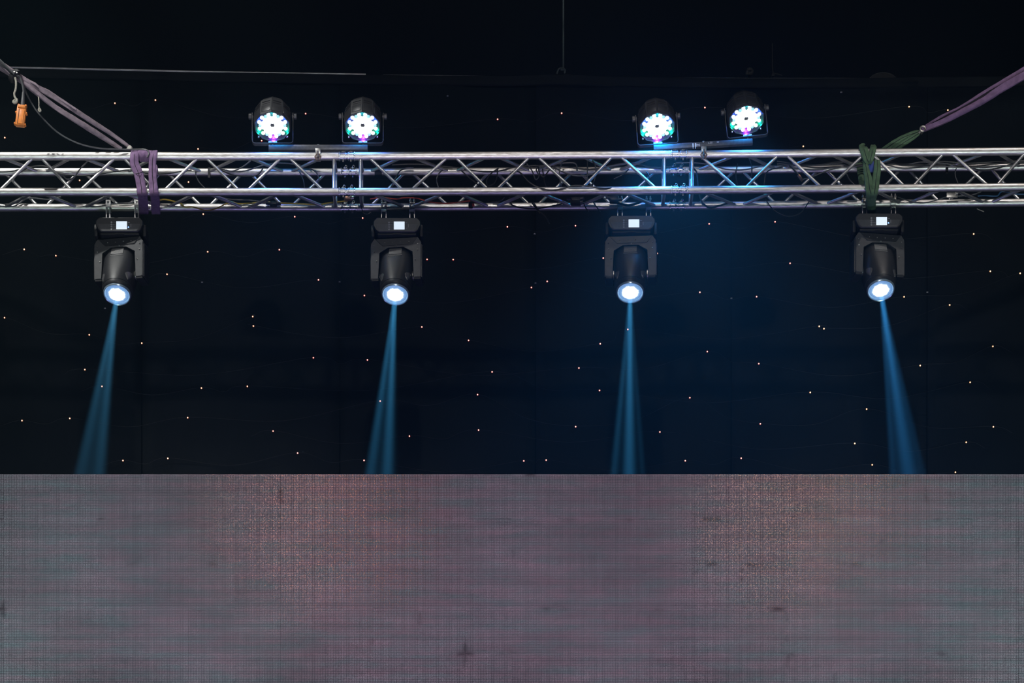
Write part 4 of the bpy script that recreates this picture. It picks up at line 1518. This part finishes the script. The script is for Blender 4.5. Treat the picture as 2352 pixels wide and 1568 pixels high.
cable('grey twin lead bent down right of the green sling', [(2210, 372), (2197, 386), (2194, 402), (2200, 420)], 0.16, 0.004, 'cable_grey')
cable('black sagging cable near the right edge on the rear top chord', [(2222, 380), (2240, 388), (2268, 390), (2300, 384), (2330, 376), (2400, 372)], YB - 0.03, 0.0045)
cable('dark blue cable under the lower front chord near the right edge', [(2246, 450), (2262, 449), (2290, 450), (2302, 440), (2340, 446), (2400, 444)], 0.17, 0.0045, 'cable_blue')
cable('grey cable curving on the rear bottom chord right of the rightmost moving head', [(2062, 452), (2090, 462), (2120, 466), (2150, 460), (2176, 452), (2230, 448), (2254, 440)], YB - 0.01, 0.004, 'cable_grey')
cable('white cable tip hanging free below the truss at far right', [(2244, 479), (2250, 482), (2260, 486)], YB, 0.003, 'rope')
bn = ['topmost', 'second from top', 'third from top', 'lowest']
base_pts = [(1785, 373), (1838, 379), (1876, 381), (1920, 377), (1955, 378), (2025, 371), (2074, 378), (2122, 374), (2171, 376), (2219, 380), (2292, 374), (2352, 370), (2420, 368)]
for k in range(4):
    pts = [(a, b + k * 3.4 - 3 + 2.2 * math.sin(i * 1.3 + k * 1.9)) for i, (a, b) in enumerate(base_pts)]
    cable('%s strand of the dark cable bundle along the right section' % bn[k], pts, 0.17 - 0.012 * k, 0.0046, 'cable_grey' if k % 2 else 'cable_black')

# copper plug
pg = tag(empty('cable_plug', P(1840, 410, 0.12)), 'black lead with a coppery plug tip hanging right of the rightmost round lamp', 'plug')
bm = bmesh.new()
tube(bm, line([(1814, 380), (1824, 390), (1834, 402)], 0.12), 0.007, 8)
finish(bm, 'lead', M['cable_black'], pg)
bm = bmesh.new()
cyl(bm, P(1834, 402, 0.12), P(1843, 415, 0.12), 0.0105, 12)
finish(bm, 'plug_tip', M['copper'], pg)
# sockets and boxes in the truss
def lump(name, label, cat, px, py, y, size, extra, m='black_plastic'):
    root = tag(empty(name, P(px, py, y)), label, cat)
    bm = bmesh.new()
    bbox_bev(bm, P(px, py, y), size, min(size) * 0.2)
    finish(bm, 'body', M[m], root)
    for dx, dz, l, mm in extra:
        bm = bmesh.new()
        c = P(px, py, y)
        cyl(bm, c + Vector((dx, -0.01, dz)), c + Vector((dx + (l if dx > 0 else -l), -0.01, dz + 0.004)), 0.011, 12)
        finish(bm, 'plug', M[mm], root)
    return root


lump('cable_connector', 'black inline connector on the rear bottom chord left of the left joint', 'connector', 628, 469, YB - 0.02, (0.05, 0.03, 0.03), [(-0.02, 0.0, 0.03, 'black_matt'), (0.02, -0.004, 0.03, 'black_matt')])
lump('cable_connector', 'small black and red connector under the lower chord near centre', 'connector', 1081, 469, YB - 0.03, (0.03, 0.03, 0.05), [(0.01, -0.01, 0.015, 'cable_red')])
lump('cable_connector', 'cluster of black plugs under the lower chord left of the third moving head', 'connector', 1322, 462, 0.16, (0.07, 0.04, 0.05), [(-0.03, 0.012, 0.03, 'black_plastic'), (0.03, 0.012, 0.03, 'black_plastic'), (0.03, -0.014, 0.02, 'cable_grey')])
lump('cable_connector', 'dark plug cluster above the third moving head clamp', 'connector', 1410, 458, 0.16, (0.06, 0.04, 0.05), [(-0.026, 0.008, 0.03, 'black_plastic'), (0.026, -0.006, 0.03, 'black_plastic')])
lump('cable_connector', 'small brown junction piece under the left joint', 'connector', 799, 456, 0.1, (0.05, 0.03, 0.022), [(0.02, 0.0, 0.02, 'steel')], 'copper')
lump('junction_plate', 'small pale plate under the lower chord right of the rightmost moving head', 'plate', 2187, 448, 0.16, (0.075, 0.008, 0.034), [(0.02, 0.004, 0.015, 'steel')], 'steel')
for px, lab in ((481, 'black tape loop on the rear top chord of the left section'), (2174, 'black tape loop on the rear top chord right of the green sling'), (869, 'black tape wrap with a tag just right of the left joint')):
    root = tag(empty('tape_loop', P(px, 398, TY)), lab, 'tape')
    x = X(px, TY)
    z = front_top_z(x)
    bm = bmesh.new()
    w = 0.018 if px != 869 else 0.05
    rr = []
    for xx, r in ((-w / 2, CR + 0.001), (-w / 2, CR + 0.005), (w / 2, CR + 0.005), (w / 2, CR + 0.001)):
        rr.append([Vector((x + xx, TY + math.cos(2 * PI * i / 20) * r, z + math.sin(2 * PI * i / 20) * r)) for i in range(20)])
    rings(bm, rr + [rr[0]], False, False)
    bmesh.ops.remove_doubles(bm, verts=bm.verts[:], dist=1e-5)
    finish(bm, 'band', M['black_matt'], root)
    bm = bmesh.new()
    box(bm, (x, TY - CR - 0.006, z - 0.026 if px != 869 else z - 0.004), (w * 0.9, 0.004, 0.05 if px != 869 else 0.02))
    finish(bm, 'tail', M['black_matt'], root, smooth=False)

# ------------------------------------------------------------------ string lights on the backdrop
S = 2.57
bulbs = [(x / S, 480 + y / S) for x, y in ((143, 238), (330, 275), (986, 385), (27, 641), (527, 742), (837, 791), (501, 947), (602, 1046), (1189, 1056), (1460, 1046), (130, 1248), (412, 1235), (1108, 1231), (726, 1484), (991, 1471), (1200, 30), (1226, 252), (1492, 634), (1496, 690))]
bulbs += [(600 + x / S, 480 + y / S) for x, y in ((198, 45), (107, 240), (338, 418), (599, 53), (609, 510), (979, 297), (1133, 298), (1453, 105), (948, 696), (308, 877), (627, 890), (1224, 775), (1363, 961), (1277, 1095), (702, 1133), (1283, 1304), (875, 1340), (215, 1440), (607, 1483), (70, 1310))]
bulbs += [(1200 + x / S, 480 + y / S) for x, y in ((313, 98), (1102, 87), (1491, 75), (477, 289), (796, 262), (146, 427), (53, 463), (1047, 491), (1382, 517), (622, 710), (459, 795), (1091, 841), (1395, 912), (333, 938), (455, 1070), (988, 1113), (314, 1284), (811, 1315), (1404, 1267), (8, 1486), (140, 1481), (961, 1485), (1291, 1470))]
bulbs += [(1752 + x / S, 480 + y / S) for x, y in ((161, 320), (1245, 147), (1343, 367), (1519, 379), (834, 518), (1103, 566), (333, 692), (361, 706), (1358, 810), (929, 923), (1224, 1022), (280, 1082), (613, 1180), (1361, 1285), (543, 1383), (1201, 1376), (646, 1509), (1137, 1553))]
bulbs += [(264, 237), (357, 230), (11, 316), (455, 342), (183, 414), (433, 418), (702, 261), (1143, 274), (1290, 260), (1619, 247), (1845, 336), (2088, 245), (2177, 253), (601, 323), (1543, 336), (717, 412)]


def bulb_mesh(m):
    bm = bmesh.new()
    bmesh.ops.create_uvsphere(bm, u_segments=10, v_segments=8, radius=0.0064)  # outer glowing ball imitates the coloured halo round the bulb
    k = len(bm.faces)
    bmesh.ops.create_uvsphere(bm, u_segments=8, v_segments=6, radius=0.0040, matrix=Matrix.Translation((0, -0.0052, -0.0016)))
    bm.faces.ensure_lookup_table()
    for i, f in enumerate(bm.faces):
        f.smooth = True
        f.material_index = 0 if i < k else 1
    me = bpy.data.meshes.new('bulb')
    bm.to_mesh(me)
    bm.free()
    me.materials.append(m)
    me.materials.append(M['bulb_core'])
    return me


BM_ = {k: bulb_mesh(M['bulb_' + k]) for k in ('orange', 'red', 'amber')}
bands = [(220, 300, 'above the truss, topmost'), (300, 440, 'just behind the truss'), (440, 545, 'just under the truss'), (545, 625, 'level with the moving heads'), (625, 700, 'level with the glowing lenses'),
         (700, 790, 'just under the glowing lenses'), (790, 850, 'level with the upper beams'), (850, 905, 'level with the middle of the beams'), (905, 985, 'across the widening beams'), (985, 1035, 'a little above the screen'), (1035, 1095, 'lowest, touching the screen top')]
for lo, hi, where in bands:
    row = sorted([b for b in bulbs if lo <= b[1] < hi])
    if not row:
        continue
    root = tag(empty('string_light', P(row[0][0], row[0][1], BY - 0.035)), 'string of tiny warm bulbs on the backdrop, %s' % where, 'string light', 'string lights on the backdrop')
    pts = []
    for i, (a, b) in enumerate(row):
        pts.append(P(a, b - 1.5, BY - 0.03))
        if i + 1 < len(row):
            c, d = row[i + 1]
            pts.append(P((a + c) / 2, (b + d) / 2 + min(26, 4 + (c - a) * 0.06), BY - 0.03))
    pts = [P(row[0][0] - 50, row[0][1] + 12, BY - 0.03)] + pts + [P(row[-1][0] + 45, row[-1][1] + 14, BY - 0.03)]
    bm = bmesh.new()
    tube(bm, pts, 0.0016, 5, 6)
    finish(bm, 'wire', M['wire'], root)
    for a, b in row:
        kind = 'orange' if a < 600 else ('red' if a < 1830 else 'amber')
        link(BM_[kind], 'bulb', root, P(a, b, BY - 0.04))
